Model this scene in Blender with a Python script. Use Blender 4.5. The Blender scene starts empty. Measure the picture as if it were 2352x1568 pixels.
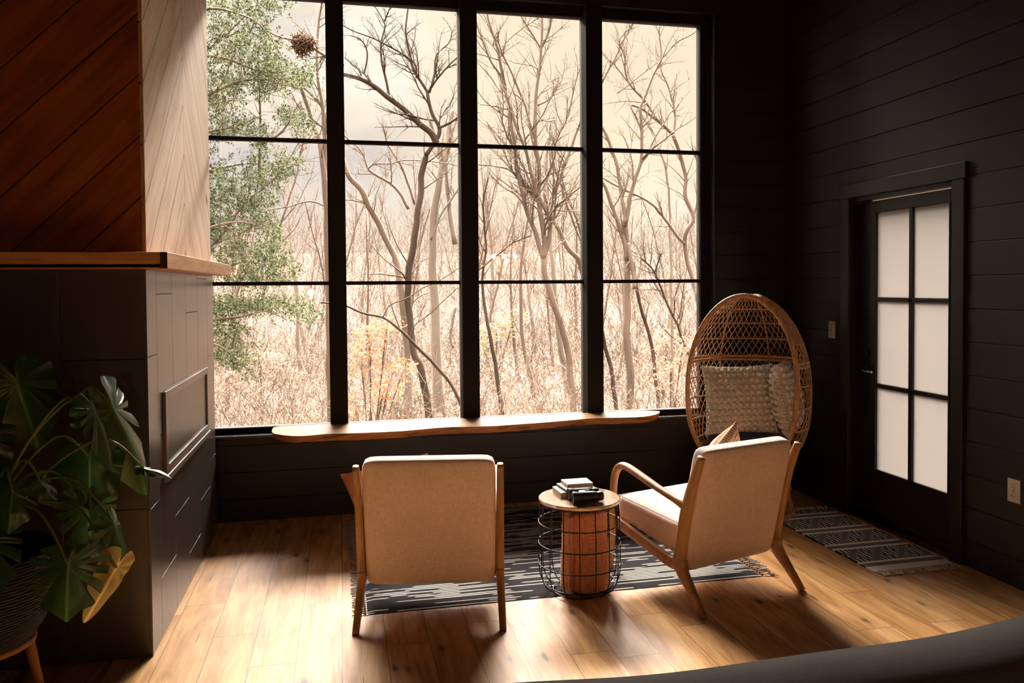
import bpy, math, random
import numpy as np
from mathutils import Vector, Matrix, noise as mnoise

# ------------------------------------------------------------------ scene, camera, sky, light
sc = bpy.context.scene
C = sc.collection
FOC, YAW, PITCH, ROLL, PX, PY = 1805.85, -.21303, .02596, -.00756, 1176, 705.8
H = 1.5

def _rot(a):
    t = float(np.linalg.norm(a)); k = np.array(a)/t
    K = np.array([[0, -k[2], k[1]], [k[2], 0, -k[0]], [-k[1], k[0], 0]])
    return np.eye(3)+math.sin(t)*K+(1-math.cos(t))*K@K
RM = _rot([0, 0, ROLL])@_rot([PITCH, 0, 0])@_rot([0, YAW, 0])
w = lambda v: Vector((v[0], v[2], -v[1]))
right, down, fwd = w(RM[0]), w(RM[1]), w(RM[2])
cam = bpy.data.cameras.new('camera'); camo = bpy.data.objects.new('camera', cam); C.objects.link(camo)
m = Matrix.Identity(4)
for i in range(3):
    m[i][0] = right[i]; m[i][1] = -down[i]; m[i][2] = -fwd[i]
m[2][3] = H
camo.matrix_world = m
cam.lens = FOC/2352*36; cam.sensor_width = 36; cam.sensor_fit = 'HORIZONTAL'
cam.shift_x = (1176-PX)/2352; cam.shift_y = -(784-PY)/2352
cam.clip_start = .02; cam.clip_end = 500
sc.camera = camo

def ray(x, y):
    v = RM.T@np.array([(x-PX)/FOC, (y-PY)/FOC, 1]); return np.array([v[0], v[2], -v[1]])
def atz(x, y, z): r = ray(x, y); return np.array([0, 0, H])+(z-H)/r[2]*r
def atx(x, y, X): r = ray(x, y); return np.array([0, 0, H])+X/r[0]*r
def at(x, y, Y): r = ray(x, y); return np.array([0, 0, H])+Y/r[1]*r

sc.view_settings.view_transform = 'Standard'; sc.view_settings.look = 'None'
sc.view_settings.gamma = 1.0; sc.view_settings.use_curve_mapping = False
sc.view_settings.exposure = 0.28
sc.cycles.use_denoising = True
sc.cycles.max_bounces = 8; sc.cycles.diffuse_bounces = 4; sc.cycles.glossy_bounces = 4
sc.cycles.transmission_bounces = 6; sc.cycles.transparent_max_bounces = 16
sc.cycles.sample_clamp_indirect = 6.0
sc.cycles.caustics_reflective = False; sc.cycles.caustics_refractive = False

# ---- node helper
class NT:
    def __init__(s, nt): s.nt = nt; s.n = nt.nodes; s.l = nt.links
    def new(s, t, **k):
        n = s.n.new(t)
        for a, b in k.items(): setattr(n, a, b)
        return n
    def put(s, sock, v):
        if isinstance(v, bpy.types.NodeSocket): s.l.new(v, sock)
        elif v is not None:
            if hasattr(sock.default_value, '__len__') and not hasattr(v, '__len__'): v = [v]*len(sock.default_value)
            if hasattr(sock.default_value, '__len__') and len(sock.default_value) == 4 and len(v) == 3: v = (*v, 1)
            sock.default_value = v
    def m(s, op, a, b=None, c=None, clamp=False):
        n = s.new('ShaderNodeMath', operation=op); n.use_clamp = clamp
        s.put(n.inputs[0], a)
        if b is not None: s.put(n.inputs[1], b)
        if c is not None: s.put(n.inputs[2], c)
        return n.outputs[0]
    def sm(s, v, a, b):
        n = s.new('ShaderNodeMapRange', interpolation_type='SMOOTHSTEP'); s.put(n.inputs[0], v)
        s.put(n.inputs[1], a); s.put(n.inputs[2], b); return n.outputs[0]
    def mix(s, f, a, b, mode='MIX'):
        n = s.new('ShaderNodeMix', data_type='RGBA', blend_type=mode)
        s.put(n.inputs[0], f); s.put(n.inputs[6], a); s.put(n.inputs[7], b); return n.outputs[2]
    def noise(s, vec, scale=5, det=3, rough=.5, out=0, dist=0):
        n = s.new('ShaderNodeTexNoise'); s.put(n.inputs['Vector'], vec); s.put(n.inputs['Scale'], scale)
        s.put(n.inputs['Detail'], det); s.put(n.inputs['Roughness'], rough); s.put(n.inputs['Distortion'], dist)
        return n.outputs[out]
    def xyz(s, x, y, z):
        n = s.new('ShaderNodeCombineXYZ'); s.put(n.inputs[0], x); s.put(n.inputs[1], y); s.put(n.inputs[2], z); return n.outputs[0]
    def sep(s, v):
        n = s.new('ShaderNodeSeparateXYZ'); s.put(n.inputs[0], v); return n.outputs[0], n.outputs[1], n.outputs[2]
    def vm(s, op, a, b):
        n = s.new('ShaderNodeVectorMath', operation=op); s.put(n.inputs[0], a); s.put(n.inputs[1], b)
        return n.outputs['Value'] if op in ('DOT_PRODUCT', 'LENGTH', 'DISTANCE') else n.outputs[0]
    def white(s, v, dim='1D'):
        n = s.new('ShaderNodeTexWhiteNoise', noise_dimensions=dim)
        s.put(n.inputs['W'] if dim == '1D' else n.inputs['Vector'], v); return n.outputs[0]
    def coord(s, k='Object'): return s.new('ShaderNodeTexCoord').outputs[k]
    def ramp(s, f, stops):
        n = s.new('ShaderNodeValToRGB'); s.put(n.inputs[0], f); e = n.color_ramp.elements
        while len(e) < len(stops): e.new(.5)
        for q, (p, c) in zip(e, stops): q.position = p; q.color = (*c, 1)
        return n.outputs[0]

def lin(r, g, b):
    f = lambda c: (c/255/12.92) if c/255 <= .04045 else ((c/255+.055)/1.055)**2.4
    return (f(r), f(g), f(b))

# ---- world: overcast evening sky, procedural clouds; an overcast sky is brighter overhead
SKY_HIGH = 19.0
SUN_DIR = Vector((math.sin(math.radians(18.8))*math.cos(math.radians(13.6)), math.cos(math.radians(18.8))*math.cos(math.radians(13.6)), math.sin(math.radians(13.6))))
world = bpy.data.worlds.new('sky'); sc.world = world; world.use_nodes = True
W = NT(world.node_tree); W.n.clear()
d = W.coord('Generated'); dx, dy, dz = W.sep(d)
cv = W.xyz(dx, dy, W.m('MULTIPLY', dz, 1.7))
cl = W.noise(cv, 3.2, 6, .55, dist=.3)
c1 = W.ramp(cl, [(.34, (.60, .55, .55)), (.46, (.80, .70, .60)), (.60, (.92, .82, .66)), (.72, (1.0, .94, .84))])
cl2 = W.noise(W.vm('ADD', cv, (3.1, 1.7, .4)), 5.0, 5, .5)
c1 = W.mix(W.m('MULTIPLY', W.sm(cl2, .55, .68), .5), c1, (.65, .58, .53))
sun_d = W.vm('DOT_PRODUCT', d, tuple(SUN_DIR))
glow = W.sm(sun_d, .955, 1.0)
c1 = W.mix(W.m('MULTIPLY', glow, .7), c1, (.98, .80, .55))
up = W.sm(dz, .37, .80)
mul = W.m('ADD', W.m('MULTIPLY', up, SKY_HIGH-1), 1.0)
sunny = W.m('MULTIPLY', W.sm(W.vm('DOT_PRODUCT', d, tuple(Vector((-.20, .78, .62)).normalized())), .80, .98), W.sm(dz, .38, .55))
mul = W.m('ADD', mul, W.m('MULTIPLY', sunny, 26.0))
c1 = W.mix(1.0, c1, W.xyz(mul, mul, mul), 'MULTIPLY')
low = W.sm(dz, -.25, .02)
c1 = W.mix(low, (.25, .18, .13), c1)
bg = W.new('ShaderNodeBackground'); W.put(bg.inputs[0], c1); bg.inputs[1].default_value = 1.0
W.l.new(bg.outputs[0], W.new('ShaderNodeOutputWorld').inputs[0])
# ---- the sun behind thin cloud: one very soft sun ahead of the window, slightly to the right
sl = bpy.data.lights.new('sun', 'SUN'); sl.energy = 90.0; sl.angle = math.radians(56); sl.color = (1.0, .915, .81)
so_ = bpy.data.objects.new('sun', sl); C.objects.link(so_)
SAZ, SEL = math.radians(11), math.radians(57)
sdir = Vector((math.sin(SAZ)*math.cos(SEL), math.cos(SAZ)*math.cos(SEL), math.sin(SEL)))
so_.rotation_euler = sdir.to_track_quat('Z', 'Y').to_euler()

# ------------------------------------------------------------------ material makers
def mat(name, base=None, rough=.5, spec=.5, metal=0, **kw):
    mt = bpy.data.materials.new(name); mt.use_nodes = True
    t = NT(mt.node_tree); b = t.n['Principled BSDF']
    if base is not None: t.put(b.inputs['Base Color'], base)
    b.inputs['Roughness'].default_value = rough; b.inputs['Specular IOR Level'].default_value = spec
    b.inputs['Metallic'].default_value = metal
    for k, v in kw.items(): b.inputs[k.replace('_', ' ')].default_value = v
    return mt, t, b
def bump(t, b, h, strength=.3, dist=.01):
    n = t.new('ShaderNodeBump'); n.inputs['Strength'].default_value = strength; n.inputs['Distance'].default_value = dist
    t.put(n.inputs['Height'], h); t.l.new(n.outputs[0], b.inputs['Normal'])

def wood_color(t, along, across, seed, dark, mid, light, gs=1.0, knots=.5, knotcol=(.05, .025, .012), kscale=1.0, kr=1.0):
    """procedural wood: along/across in metres, seed a per board number"""
    v = t.xyz(t.m('ADD', t.m('MULTIPLY', along, 1.3*gs), t.m('MULTIPLY', seed, 37.0)), t.m('MULTIPLY', across, 9*gs), t.m('MULTIPLY', seed, 11.0))
    big = t.noise(v, 1.6, 4, .55, dist=.8)
    v2 = t.xyz(t.m('ADD', t.m('MULTIPLY', along, 4*gs), t.m('MULTIPLY', seed, 17.0)), t.m('MULTIPLY', across, 120*gs), seed)
    fine = t.noise(v2, 1.0, 3, .6)
    col = t.ramp(big, [(.3, light), (.5, mid), (.72, dark)])
    col = t.mix(t.m('MULTIPLY', t.sm(fine, .45, .7), .35), col, dark)
    vo = t.new('ShaderNodeTexVoronoi'); vo.feature = 'F1'
    kv = t.xyz(t.m('ADD', t.m('MULTIPLY', along, 2.2*kscale), t.m('MULTIPLY', seed, 53.0)), t.m('MULTIPLY', across, 6*kscale), t.m('MULTIPLY', seed, 7.0))
    kv = t.vm('ADD', kv, t.vm('MULTIPLY', t.noise(t.xyz(along, across, seed), 22, 2, .5, out=1), (.10, .16, 0)))
    t.put(vo.inputs['Vector'], kv); vo.inputs['Scale'].default_value = 1.0
    kd = t.m('ADD', vo.outputs['Distance'], t.m('MULTIPLY', t.m('SUBTRACT', t.noise(v2, .7, 2), .5), .12))
    ksel = t.m('GREATER_THAN', t.sep(vo.outputs['Color'])[0], 1-knots)
    ring = t.m('MULTIPLY', t.m('SUBTRACT', 1.0, t.sm(kd, .05, .26*kr)), ksel)
    core = t.m('MULTIPLY', t.m('SUBTRACT', 1.0, t.sm(kd, .02*kr, .085*kr)), ksel)
    col = t.mix(t.m('MULTIPLY', ring, .45), col, dark)
    col = t.mix(t.m('MULTIPLY', core, .9), col, knotcol)
    return col, fine

def simple_wood(name, dark, mid, light, axis=2, rough=.45, gs=1.5, knots=.0, spec=.4):
    mt, t, b = mat(name, rough=rough, spec=spec)
    x = t.sep(t.coord()); al = x[axis]; ac = t.m('ADD', x[(axis+1) % 3], x[(axis+2) % 3])
    seed = t.new('ShaderNodeObjectInfo').outputs['Random']
    c, f = wood_color(t, al, ac, seed, dark, mid, light, gs, knots)
    t.put(b.inputs['Base Color'], c); bump(t, b, f, .08, .002)
    return mt

M = {}
# floor: oak planks along Y
def floor_mat():
    mt, t, b = mat('oak floor', rough=.36, spec=.2)
    x, y, z = t.sep(t.coord())
    Wd = .1815
    xs = t.m('DIVIDE', t.m('ADD', x, .0165+20*Wd), Wd); i = t.m('FLOOR', xs); fx = t.m('FRACT', xs)
    off = t.m('MULTIPLY', t.white(i), 7.3); L = t.m('ADD', 1.15, t.m('MULTIPLY', t.white(t.m('ADD', i, 91.7)), .7))
    ys = t.m('DIVIDE', t.m('ADD', t.m('ADD', y, 30.0), off), L); j = t.m('FLOOR', ys); fy = t.m('FRACT', ys)
    seed = t.white(t.xyz(i, j, 3.0), '3D')
    c, fine = wood_color(t, y, x, seed, (.42, .19, .06), (.72, .395, .155), (.86, .54, .25), 1.0, .72, (.03, .015, .007), 1.5, 2.1)
    c = t.mix(t.m('MULTIPLY', t.white(t.xyz(j, i, 8.0), '3D'), .55), c, t.mix(1, c, (.72, .60, .50), 'MULTIPLY'))
    # hairline cracks
    cr = t.noise(t.xyz(t.m('MULTIPLY', x, 60), t.m('ADD', t.m('MULTIPLY', y, 3.0), t.m('MULTIPLY', seed, 40)), seed), 1, 2, .4)
    crm = t.m('MULTIPLY', t.sm(cr, .69, .76), .75)
    c = t.mix(crm, c, (.06, .03, .015))
    ex = t.m('MINIMUM', fx, t.m('SUBTRACT', 1, fx)); ey = t.m('MULTIPLY', t.m('MINIMUM', fy, t.m('SUBTRACT', 1, fy)), L)
    gx = t.m('LESS_THAN', ex, .0085); gy = t.m('LESS_THAN', ey, .0016)
    g = t.m('MAXIMUM', gx, gy)
    c = t.mix(t.m('MULTIPLY', g, .8), c, (.06, .03, .014))
    t.put(b.inputs['Base Color'], c)
    t.put(b.inputs['Roughness'], t.m('ADD', .36, t.m('MULTIPLY', fine, .14)))
    hgt = t.m('SUBTRACT', t.m('MULTIPLY', fine, .12), g)
    bump(t, b, hgt, .25, .002)
    return mt
M['floor'] = floor_mat()

def black_paint(name, col=(.0150, .0122, .0108), rough=.42):
    mt, t, b = mat(name, rough=rough, spec=.4)
    o = t.coord(); n = t.noise(o, 3, 4, .6)
    t.put(b.inputs['Base Color'], t.mix(n, tuple(v*.75 for v in col), tuple(v*1.35 for v in col)))
    bump(t, b, t.noise(o, 160, 3), .08, .001)
    return mt
M['black_wall'] = black_paint('black painted boards')
M['black_trim'] = black_paint('black painted trim', (.013, .011, .010), .36)
M['frame_paint'] = black_paint('matt black window frame', (.014, .012, .011), .75)
M['frame_paint'].node_tree.nodes['Principled BSDF'].inputs['Specular IOR Level'].default_value = .12
M['black_metal'] = mat('black metal', (.012, .011, .011), .5, .5)[0]
M['dark_steel'] = mat('dark steel', (.10, .095, .09), .3, .5, 1.0)[0]
M['chrome'] = mat('bright steel', (.6, .58, .55), .18, .5, 1.0)[0]

def tile_mat():
    mt, t, b = mat('dark brown wood look tile', rough=.3, spec=1.0)
    x, y, z = t.sep(t.coord())
    n = t.noise(t.xyz(t.m('MULTIPLY', x, 40), t.m('MULTIPLY', y, 40), t.m('MULTIPLY', z, 1.5)), 1, 4, .6)
    t.put(b.inputs['Base Color'], t.mix(n, (.017, .0125, .010), (.060, .044, .036)))
    t.put(b.inputs['Roughness'], t.m('ADD', .24, t.m('MULTIPLY', n, .12)))
    bump(t, b, n, .12, .002)
    return mt
M['tile'] = tile_mat(); M['tile'].node_tree.nodes['Principled BSDF'].inputs['IOR'].default_value = 1.7
M['grout'] = mat('dark grout', (.006, .005, .005), .8, .2)[0]

def chevron_mat(name, side):
    """diagonal pine boards; side True: right face in Y-Z with a centre seam, False: near face in X-Z"""
    mt, t, b = mat(name, rough=.6, spec=.3)
    x, y, z = t.sep(t.coord())
    P = .2485
    shade_tones = ((.60, .39, .25), (.86, .68, .52), (.95, .82, .67)) if side else ((.16, .036, .007), (.33, .078, .015), (.42, .115, .024))  # side colour paled for sky sheen, front darkened and reddened for dim lamp light
    if side:
        c0 = 4.335; u = t.m('ABSOLUTE', t.m('SUBTRACT', y, c0))
        sgn = t.m('GREATER_THAN', y, c0)
        q = t.m('DIVIDE', t.m('ADD', t.m('ADD', z, u), -2.196+10*P+.0), P)
        seam = t.m('LESS_THAN', u, .003)
        along = t.m('SUBTRACT', z, u); across = t.m('ADD', z, u)
    else:
        q = t.m('DIVIDE', t.m('ADD', t.m('SUBTRACT', z, t.m('MULTIPLY', x, .98)), -2.145-.786*.98+10*P), P)
        sgn = 2.0; seam = 0.0
        along = t.m('ADD', z, x); across = t.m('SUBTRACT', z, x)
    i = t.m('FLOOR', q); f = t.m('FRACT', q)
    seed = t.white(t.xyz(i, sgn, 5.0), '3D')
    c, fine = wood_color(t, t.m('MULTIPLY', along, .7), t.m('MULTIPLY', across, .7), seed, *shade_tones, .9, .5, (.05, .016, .008), .9, 1.4 if side else 2.2)
    e = t.m('MINIMUM', f, t.m('SUBTRACT', 1, f))
    g = t.m('MAXIMUM', t.m('LESS_THAN', e, .017), seam)
    c = t.mix(t.m('MULTIPLY', g, .9), c, (.03, .012, .006))
    t.put(b.inputs['Base Color'], c)
    bump(t, b, t.m('SUBTRACT', t.m('MULTIPLY', fine, .1), t.m('SUBTRACT', 1, t.sm(e, .0, .03))), .4, .006)
    return mt
M['chev_side'] = chevron_mat('lit pine chevron boards', True)
M['chev_front'] = chevron_mat('shaded diagonal pine boards', False)
M['mantel'] = simple_wood('orange stained pine', (.34, .12, .04), (.60, .27, .10), (.68, .36, .16), axis=0, knots=.35, gs=1.0)
M['mantel_y'] = simple_wood('orange stained pine end', (.34, .14, .05), (.60, .32, .14), (.68, .42, .21), axis=1, knots=.15, gs=1.0)
M['oak'] = simple_wood('oiled oak frame', (.30, .15, .058), (.47, .25, .105), (.58, .34, .15), axis=2, gs=1.4, rough=.35, spec=.5)
M['legwood'] = simple_wood('teak leg', (.20, .07, .025), (.34, .13, .045), (.42, .18, .07), axis=2, gs=1.4)

def ledge_mat():
    mt, t, b = mat('live edge slab', rough=.3, spec=.7)
    x, y, z = t.sep(t.coord())
    c, fine = wood_color(t, x, t.m('ADD', y, t.m('MULTIPLY', z, 1.0)), 3.3, (.36, .15, .045), (.60, .31, .12), (.72, .44, .20), 1.0, .4, (.05, .02, .01), .9)
    t.put(b.inputs['Base Color'], c); bump(t, b, fine, .05, .001); return mt
M['ledge'] = ledge_mat()
def bark_edge_mat():
    mt, t, b = mat('live edge rim', rough=.6, spec=.3)
    x, y, z = t.sep(t.coord())
    n = t.noise(t.xyz(t.m('MULTIPLY', x, 4), t.m('MULTIPLY', y, 4), t.m('MULTIPLY', z, 26)), 1.6, 5, .6)
    t.put(b.inputs['Base Color'], t.ramp(n, [(.3, (.44, .17, .05)), (.5, (.60, .27, .09)), (.66, (.16, .06, .025)), (.8, (.48, .22, .08))]))
    bump(t, b, n, .5, .01); return mt
M['rim'] = bark_edge_mat()

def fabric(name, col, scale=900, var=.25, rough=.9, sheen=.3, strength=.25):
    mt, t, b = mat(name, rough=rough, spec=.15)
    x, y, z = t.sep(t.coord())
    a = t.noise(t.xyz(t.m('MULTIPLY', x, .12), y, z), scale, 2); a2 = t.noise(t.xyz(x, y, t.m('MULTIPLY', z, .12)), scale, 2)
    n = t.m('MULTIPLY', t.m('ADD', a, a2), .5); big = t.noise(t.coord(), 6, 3)
    n2 = t.m('ADD', t.m('MULTIPLY', n, .8), t.m('MULTIPLY', big, .2))
    t.put(b.inputs['Base Color'], t.mix(t.sm(n2, .3, .7), tuple(v*(1-var) for v in col), tuple(min(1, v*(1+var)) for v in col)))
    b.inputs['Sheen Weight'].default_value = sheen; b.inputs['Sheen Roughness'].default_value = .5
    bump(t, b, n, strength, .002)
    return mt
M['linen'] = fabric('beige linen', (.84, .66, .615), 260, .16)
M['sofa'] = fabric('grey velvet', (.092, .078, .072), 500, .2, sheen=.15)
M['navy'] = fabric('navy cotton', (.028, .032, .055), 300, .15)
M['terracotta'] = fabric('terracotta cotton', (.42, .15, .07), 300, .2)
M['fleece'] = fabric('rust fleece', (.66, .27, .15), 160, .35, sheen=.5, strength=.7)
M['cream'] = fabric('cream wool', (.78, .69, .57), 220, .2, sheen=.3, strength=.4)
def waffle():
    mt, t, b = mat('waffle weave peach', rough=.9, spec=.1)
    x, y, z = t.sep(t.coord('UV')); s = 20
    fx = t.m('ABSOLUTE', t.m('SUBTRACT', t.m('FRACT', t.m('MULTIPLY', x, s)), .5)); fy = t.m('ABSOLUTE', t.m('SUBTRACT', t.m('FRACT', t.m('MULTIPLY', y, s)), .5))
    h = t.m('MAXIMUM', fx, fy)
    t.put(b.inputs['Base Color'], t.mix(t.sm(h, .22, .42), (.36, .15, .075), (.78, .52, .36)))
    bump(t, b, h, .8, .01); return mt
M['waffle'] = waffle()
M['rattan'] = simple_wood('rattan cane', (.30, .13, .05), (.50, .25, .105), (.64, .36, .17), axis=2, gs=3, rough=.42)
M['white_plastic'] = mat('white plastic', (.62, .60, .57), .35, .5)[0]
M['slot_dark'] = mat('dark slot', (.02, .015, .012), .7, .2)[0]

def rug_mat():
    mt, t, b = mat('charcoal flatweave', rough=.95, spec=.05)
    x, y, z = t.sep(t.coord())
    P = .019
    r = t.m('DIVIDE', t.m('ADD', y, 3.0), P); i = t.m('FLOOR', r); fr = t.m('FRACT', r)
    n = t.noise(t.xyz(t.m('MULTIPLY', x, 2.3), t.m('MULTIPLY', i, 1.63), 0), 1.0, 2, .5)
    n2 = t.noise(t.xyz(t.m('MULTIPLY', x, .9), t.m('MULTIPLY', i, .21), 4), 1.0, 2, .5)
    q = t.m('ADD', t.m('MULTIPLY', n, .62), t.m('MULTIPLY', n2, .38))
    q = t.m('ADD', q, t.m('MULTIPLY', t.m('SUBTRACT', t.white(i), .5), .10))
    band = t.sm(q, .497, .512)
    row = t.m('GREATER_THAN', t.m('MINIMUM', fr, t.m('SUBTRACT', 1, fr)), .24)
    cx = t.m('FRACT', t.m('DIVIDE', t.m('ADD', t.m('MULTIPLY', y, .5), x), .0075))
    dot = t.m('GREATER_THAN', cx, .33)
    m_ = t.m('MULTIPLY', t.m('MULTIPLY', band, row), dot)
    c = t.mix(m_, (.034, .031, .034), (.80, .76, .70))
    t.put(b.inputs['Base Color'], c); bump(t, b, t.m('ADD', m_, row), .5, .003)
    return mt
M['rug'] = rug_mat()
def runner_mat():
    mt, t, b = mat('black and cream geometric weave', rough=.95, spec=.05)
    u, v, z = t.sep(t.coord())      # u across 0..W, v along 0..L
    P = .29
    vv = t.m('SUBTRACT', v, .07); f = t.m('MULTIPLY', t.m('FRACT', t.m('DIVIDE', t.m('ADD', vv, P), P)), P)
    grey = t.m('LESS_THAN', f, .045); wht = t.m('LESS_THAN', t.m('ABSOLUTE', t.m('SUBTRACT', f, .018)), .0)
    # order within a period: grey band 0-.036, white .036-.062, field .062-.315, white .315-.345
    inw = t.m('MAXIMUM', t.m('MULTIPLY', t.m('GREATER_THAN', f, .045), t.m('LESS_THAN', f, .070)), t.m('GREATER_THAN', f, .265))
    infield = t.m('SUBTRACT', 1, t.m('MAXIMUM', grey, inw))
    fine = t.m('GREATER_THAN', t.m('FRACT', t.m('DIVIDE', u, .009)), .45); fine2 = t.m('GREATER_THAN', t.m('FRACT', t.m('DIVIDE', v, .008)), .4)
    greyc = t.mix(t.m('MULTIPLY', fine, fine2), (.04, .038, .04), (.55, .50, .46))
    # diamonds
    tu = t.m('MULTIPLY', t.m('PINGPONG', t.m('ADD', u, .03), .0775), 1.26); tv = t.m('ABSOLUTE', t.m('SUBTRACT', t.m('SUBTRACT', f, .070), .0975))
    dd = t.m('ADD', tu, tv)
    zig = t.m('SUBTRACT', dd, .0975)
    inside = t.m('GREATER_THAN', t.m('ABSOLUTE', zig), .024)
    bars = t.m('LESS_THAN', t.m('FRACT', t.m('DIVIDE', u, .026)), .45)
    chk = t.m('MULTIPLY', t.m('GREATER_THAN', t.m('FRACT', t.m('DIVIDE', u, .016)), .5), t.m('GREATER_THAN', t.m('FRACT', t.m('DIVIDE', v, .012)), .35))
    fieldc = t.mix(inside, t.mix(chk, (.016, .015, .018), (.66, .60, .54)), t.mix(bars, (.60, .57, .52), (.012, .011, .014)))
    c = t.mix(inw, t.mix(grey, fieldc, greyc), (.88, .79, .69))
    end = t.m('LESS_THAN', v, .07)
    c = t.mix(end, c, (.88, .79, .69))
    t.put(b.inputs['Base Color'], c); bump(t, b, t.noise(t.coord(), 260, 2), .5, .003)
    return mt
M['runner'] = runner_mat()
M['fringe_grey'] = fabric('grey cotton fringe', (.30, .27, .25), 400, .3)
M['fringe_cream'] = fabric('cream cotton fringe', (.70, .60, .50), 400, .2)

def glass_mat(name, tint=(1, 1, 1), ior=1.5):
    mt = bpy.data.materials.new(name); mt.use_nodes = True; t = NT(mt.node_tree); t.n.clear()
    tr = t.new('ShaderNodeBsdfTransparent'); tr.inputs[0].default_value = (*tint, 1)
    gl = t.new('ShaderNodeBsdfGlossy'); gl.inputs['Roughness'].default_value = .0; gl.inputs['Color'].default_value = (1, 1, 1, 1)
    fr = t.new('ShaderNodeFresnel'); fr.inputs[0].default_value = ior
    mx = t.new('ShaderNodeMixShader'); t.l.new(fr.outputs[0], mx.inputs[0]); t.l.new(tr.outputs[0], mx.inputs[1]); t.l.new(gl.outputs[0], mx.inputs[2])
    t.l.new(mx.outputs[0], t.new('ShaderNodeOutputMaterial').inputs[0])
    return mt
M['glass'] = glass_mat('window glass')
def frosted():
    mt = bpy.data.materials.new('frosted glass'); mt.use_nodes = True; t = NT(mt.node_tree); t.n.clear()
    a = t.new('ShaderNodeBsdfTranslucent'); a.inputs[0].default_value = (.42, .40, .385, 1)
    g = t.new('ShaderNodeBsdfGlossy'); g.inputs['Roughness'].default_value = .12
    fr = t.new('ShaderNodeFresnel'); fr.inputs[0].default_value = 1.45
    mx = t.new('ShaderNodeMixShader'); t.l.new(fr.outputs[0], mx.inputs[0]); t.l.new(a.outputs[0], mx.inputs[1]); t.l.new(g.outputs[0], mx.inputs[2])
    t.l.new(mx.outputs[0], t.new('ShaderNodeOutputMaterial').inputs[0]); return mt
M['frost'] = frosted()
def firescreen():
    mt, t, b = mat('black mesh fire screen', (.03, .026, .023), .32, .5)
    v = t.coord(); x, y, z = t.sep(v)
    n = t.noise(t.xyz(t.m('MULTIPLY', y, 8), t.m('MULTIPLY', z, 3), 0), 1, 3)
    t.put(b.inputs['Base Color'], t.mix(n, (.02, .018, .016), (.07, .06, .052)))
    return mt
M['screen'] = firescreen()
M['slate'] = mat('brown metal frame', (.15, .115, .095), .35, .5, .3)[0]

def leaf_mat(name, dark, light, rough=.28, transl=.25):
    mt, t, b = mat(name, rough=rough, spec=.5)
    uv = t.sep(t.coord('UV'))
    v = t.m('ABSOLUTE', t.m('SUBTRACT', uv[1], .5))
    vein = t.m('SUBTRACT', 1, t.sm(v, .0, .02))
    n = t.noise(t.coord(), 14, 3)
    c = t.mix(n, dark, light); c = t.mix(t.m('MULTIPLY', vein, .7), c, tuple(min(1, q*2.4+.02) for q in light))
    t.put(b.inputs['Base Color'], c); bump(t, b, n, .25, .01)
    b.inputs['Transmission Weight'].default_value = 0
    o = t.n['Material Output']; tl = t.new('ShaderNodeBsdfTranslucent'); t.put(tl.inputs[0], c)
    mx = t.new('ShaderNodeMixShader'); mx.inputs[0].default_value = transl
    t.l.new(b.outputs[0], mx.inputs[1]); t.l.new(tl.outputs[0], mx.inputs[2]); t.l.new(mx.outputs[0], o.inputs[0])
    return mt
M['leaf'] = leaf_mat('monstera leaf', (.018, .045, .010), (.045, .10, .02))
M['leaf_dry'] = leaf_mat('yellowing leaf', (.20, .12, .025), (.36, .22, .06), .5)
M['stem'] = mat('green stem', (.10, .14, .03), .45, .4)[0]
M['pot'] = mat('black woven basket', (.012, .010, .009), .5, .4)[0]
M['soil'] = mat('potting soil', (.02, .013, .008), .95, .1)[0]

OUT = .46
oc = lambda c: tuple(v*OUT for v in c)
def bark(name, a, b_):
    a, b_ = oc(a), oc(b_)
    mt, t, b = mat(name, rough=.9, spec=.1)
    x, y, z = t.sep(t.coord())
    n = t.noise(t.xyz(t.m('MULTIPLY', x, 12), t.m('MULTIPLY', y, 12), t.m('MULTIPLY', z, 3)), 1, 4, .6)
    t.put(b.inputs['Base Color'], t.mix(n, a, b_)); return mt
M['bark'] = bark('tan bark', (.17, .125, .098), (.37, .28, .225))
M['bark_dark'] = bark('brown bark', (.06, .04, .028), (.15, .105, .078))
M['bark_pale'] = bark('pale bark', (.26, .21, .17), (.42, .35, .295))
M['bark_far'] = bark('pinkish grey bark', (.20, .152, .127), (.33, .26, .22))
def cedar():
    mt, t, b = mat('cedar foliage', rough=.8, spec=.1)
    n = t.noise(t.coord(), 2.2, 3)
    t.put(b.inputs['Base Color'], t.ramp(n, [(.35, oc((.085, .125, .052))), (.5, oc((.16, .195, .085))), (.65, oc((.25, .25, .115)))]))
    return mt
M['cedar'] = cedar()
def litter():
    mt, t, b = mat('leaf covered ground', rough=.95, spec=.05)
    o = t.coord(); n = t.noise(o, .5, 6, .7); n2 = t.noise(o, 9, 4, .7)
    c = t.ramp(n2, [(.3, oc((.085, .054, .041))), (.5, oc((.18, .12, .093))), (.7, oc((.27, .195, .155)))])
    c = t.mix(t.m('MULTIPLY', t.sm(n, .5, .62), .5), c, oc((.20, .17, .09)))
    t.put(b.inputs['Base Color'], c); bump(t, b, n2, .8, .05); return mt
M['ground'] = litter()
M['brush'] = bark('tan twigs', (.15, .108, .083), (.31, .235, .19))
M['dryleaf'] = leaf_mat('dry leaf', oc((.21, .12, .08)), oc((.34, .225, .165)), .8, .4)
M['orangeleaf'] = leaf_mat('orange leaf', oc((.42, .15, .05)), oc((.54, .25, .11)), .8, .4)
M['yellowleaf'] = leaf_mat('yellow leaf', oc((.26, .19, .09)), oc((.36, .27, .15)), .8, .4)

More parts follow.
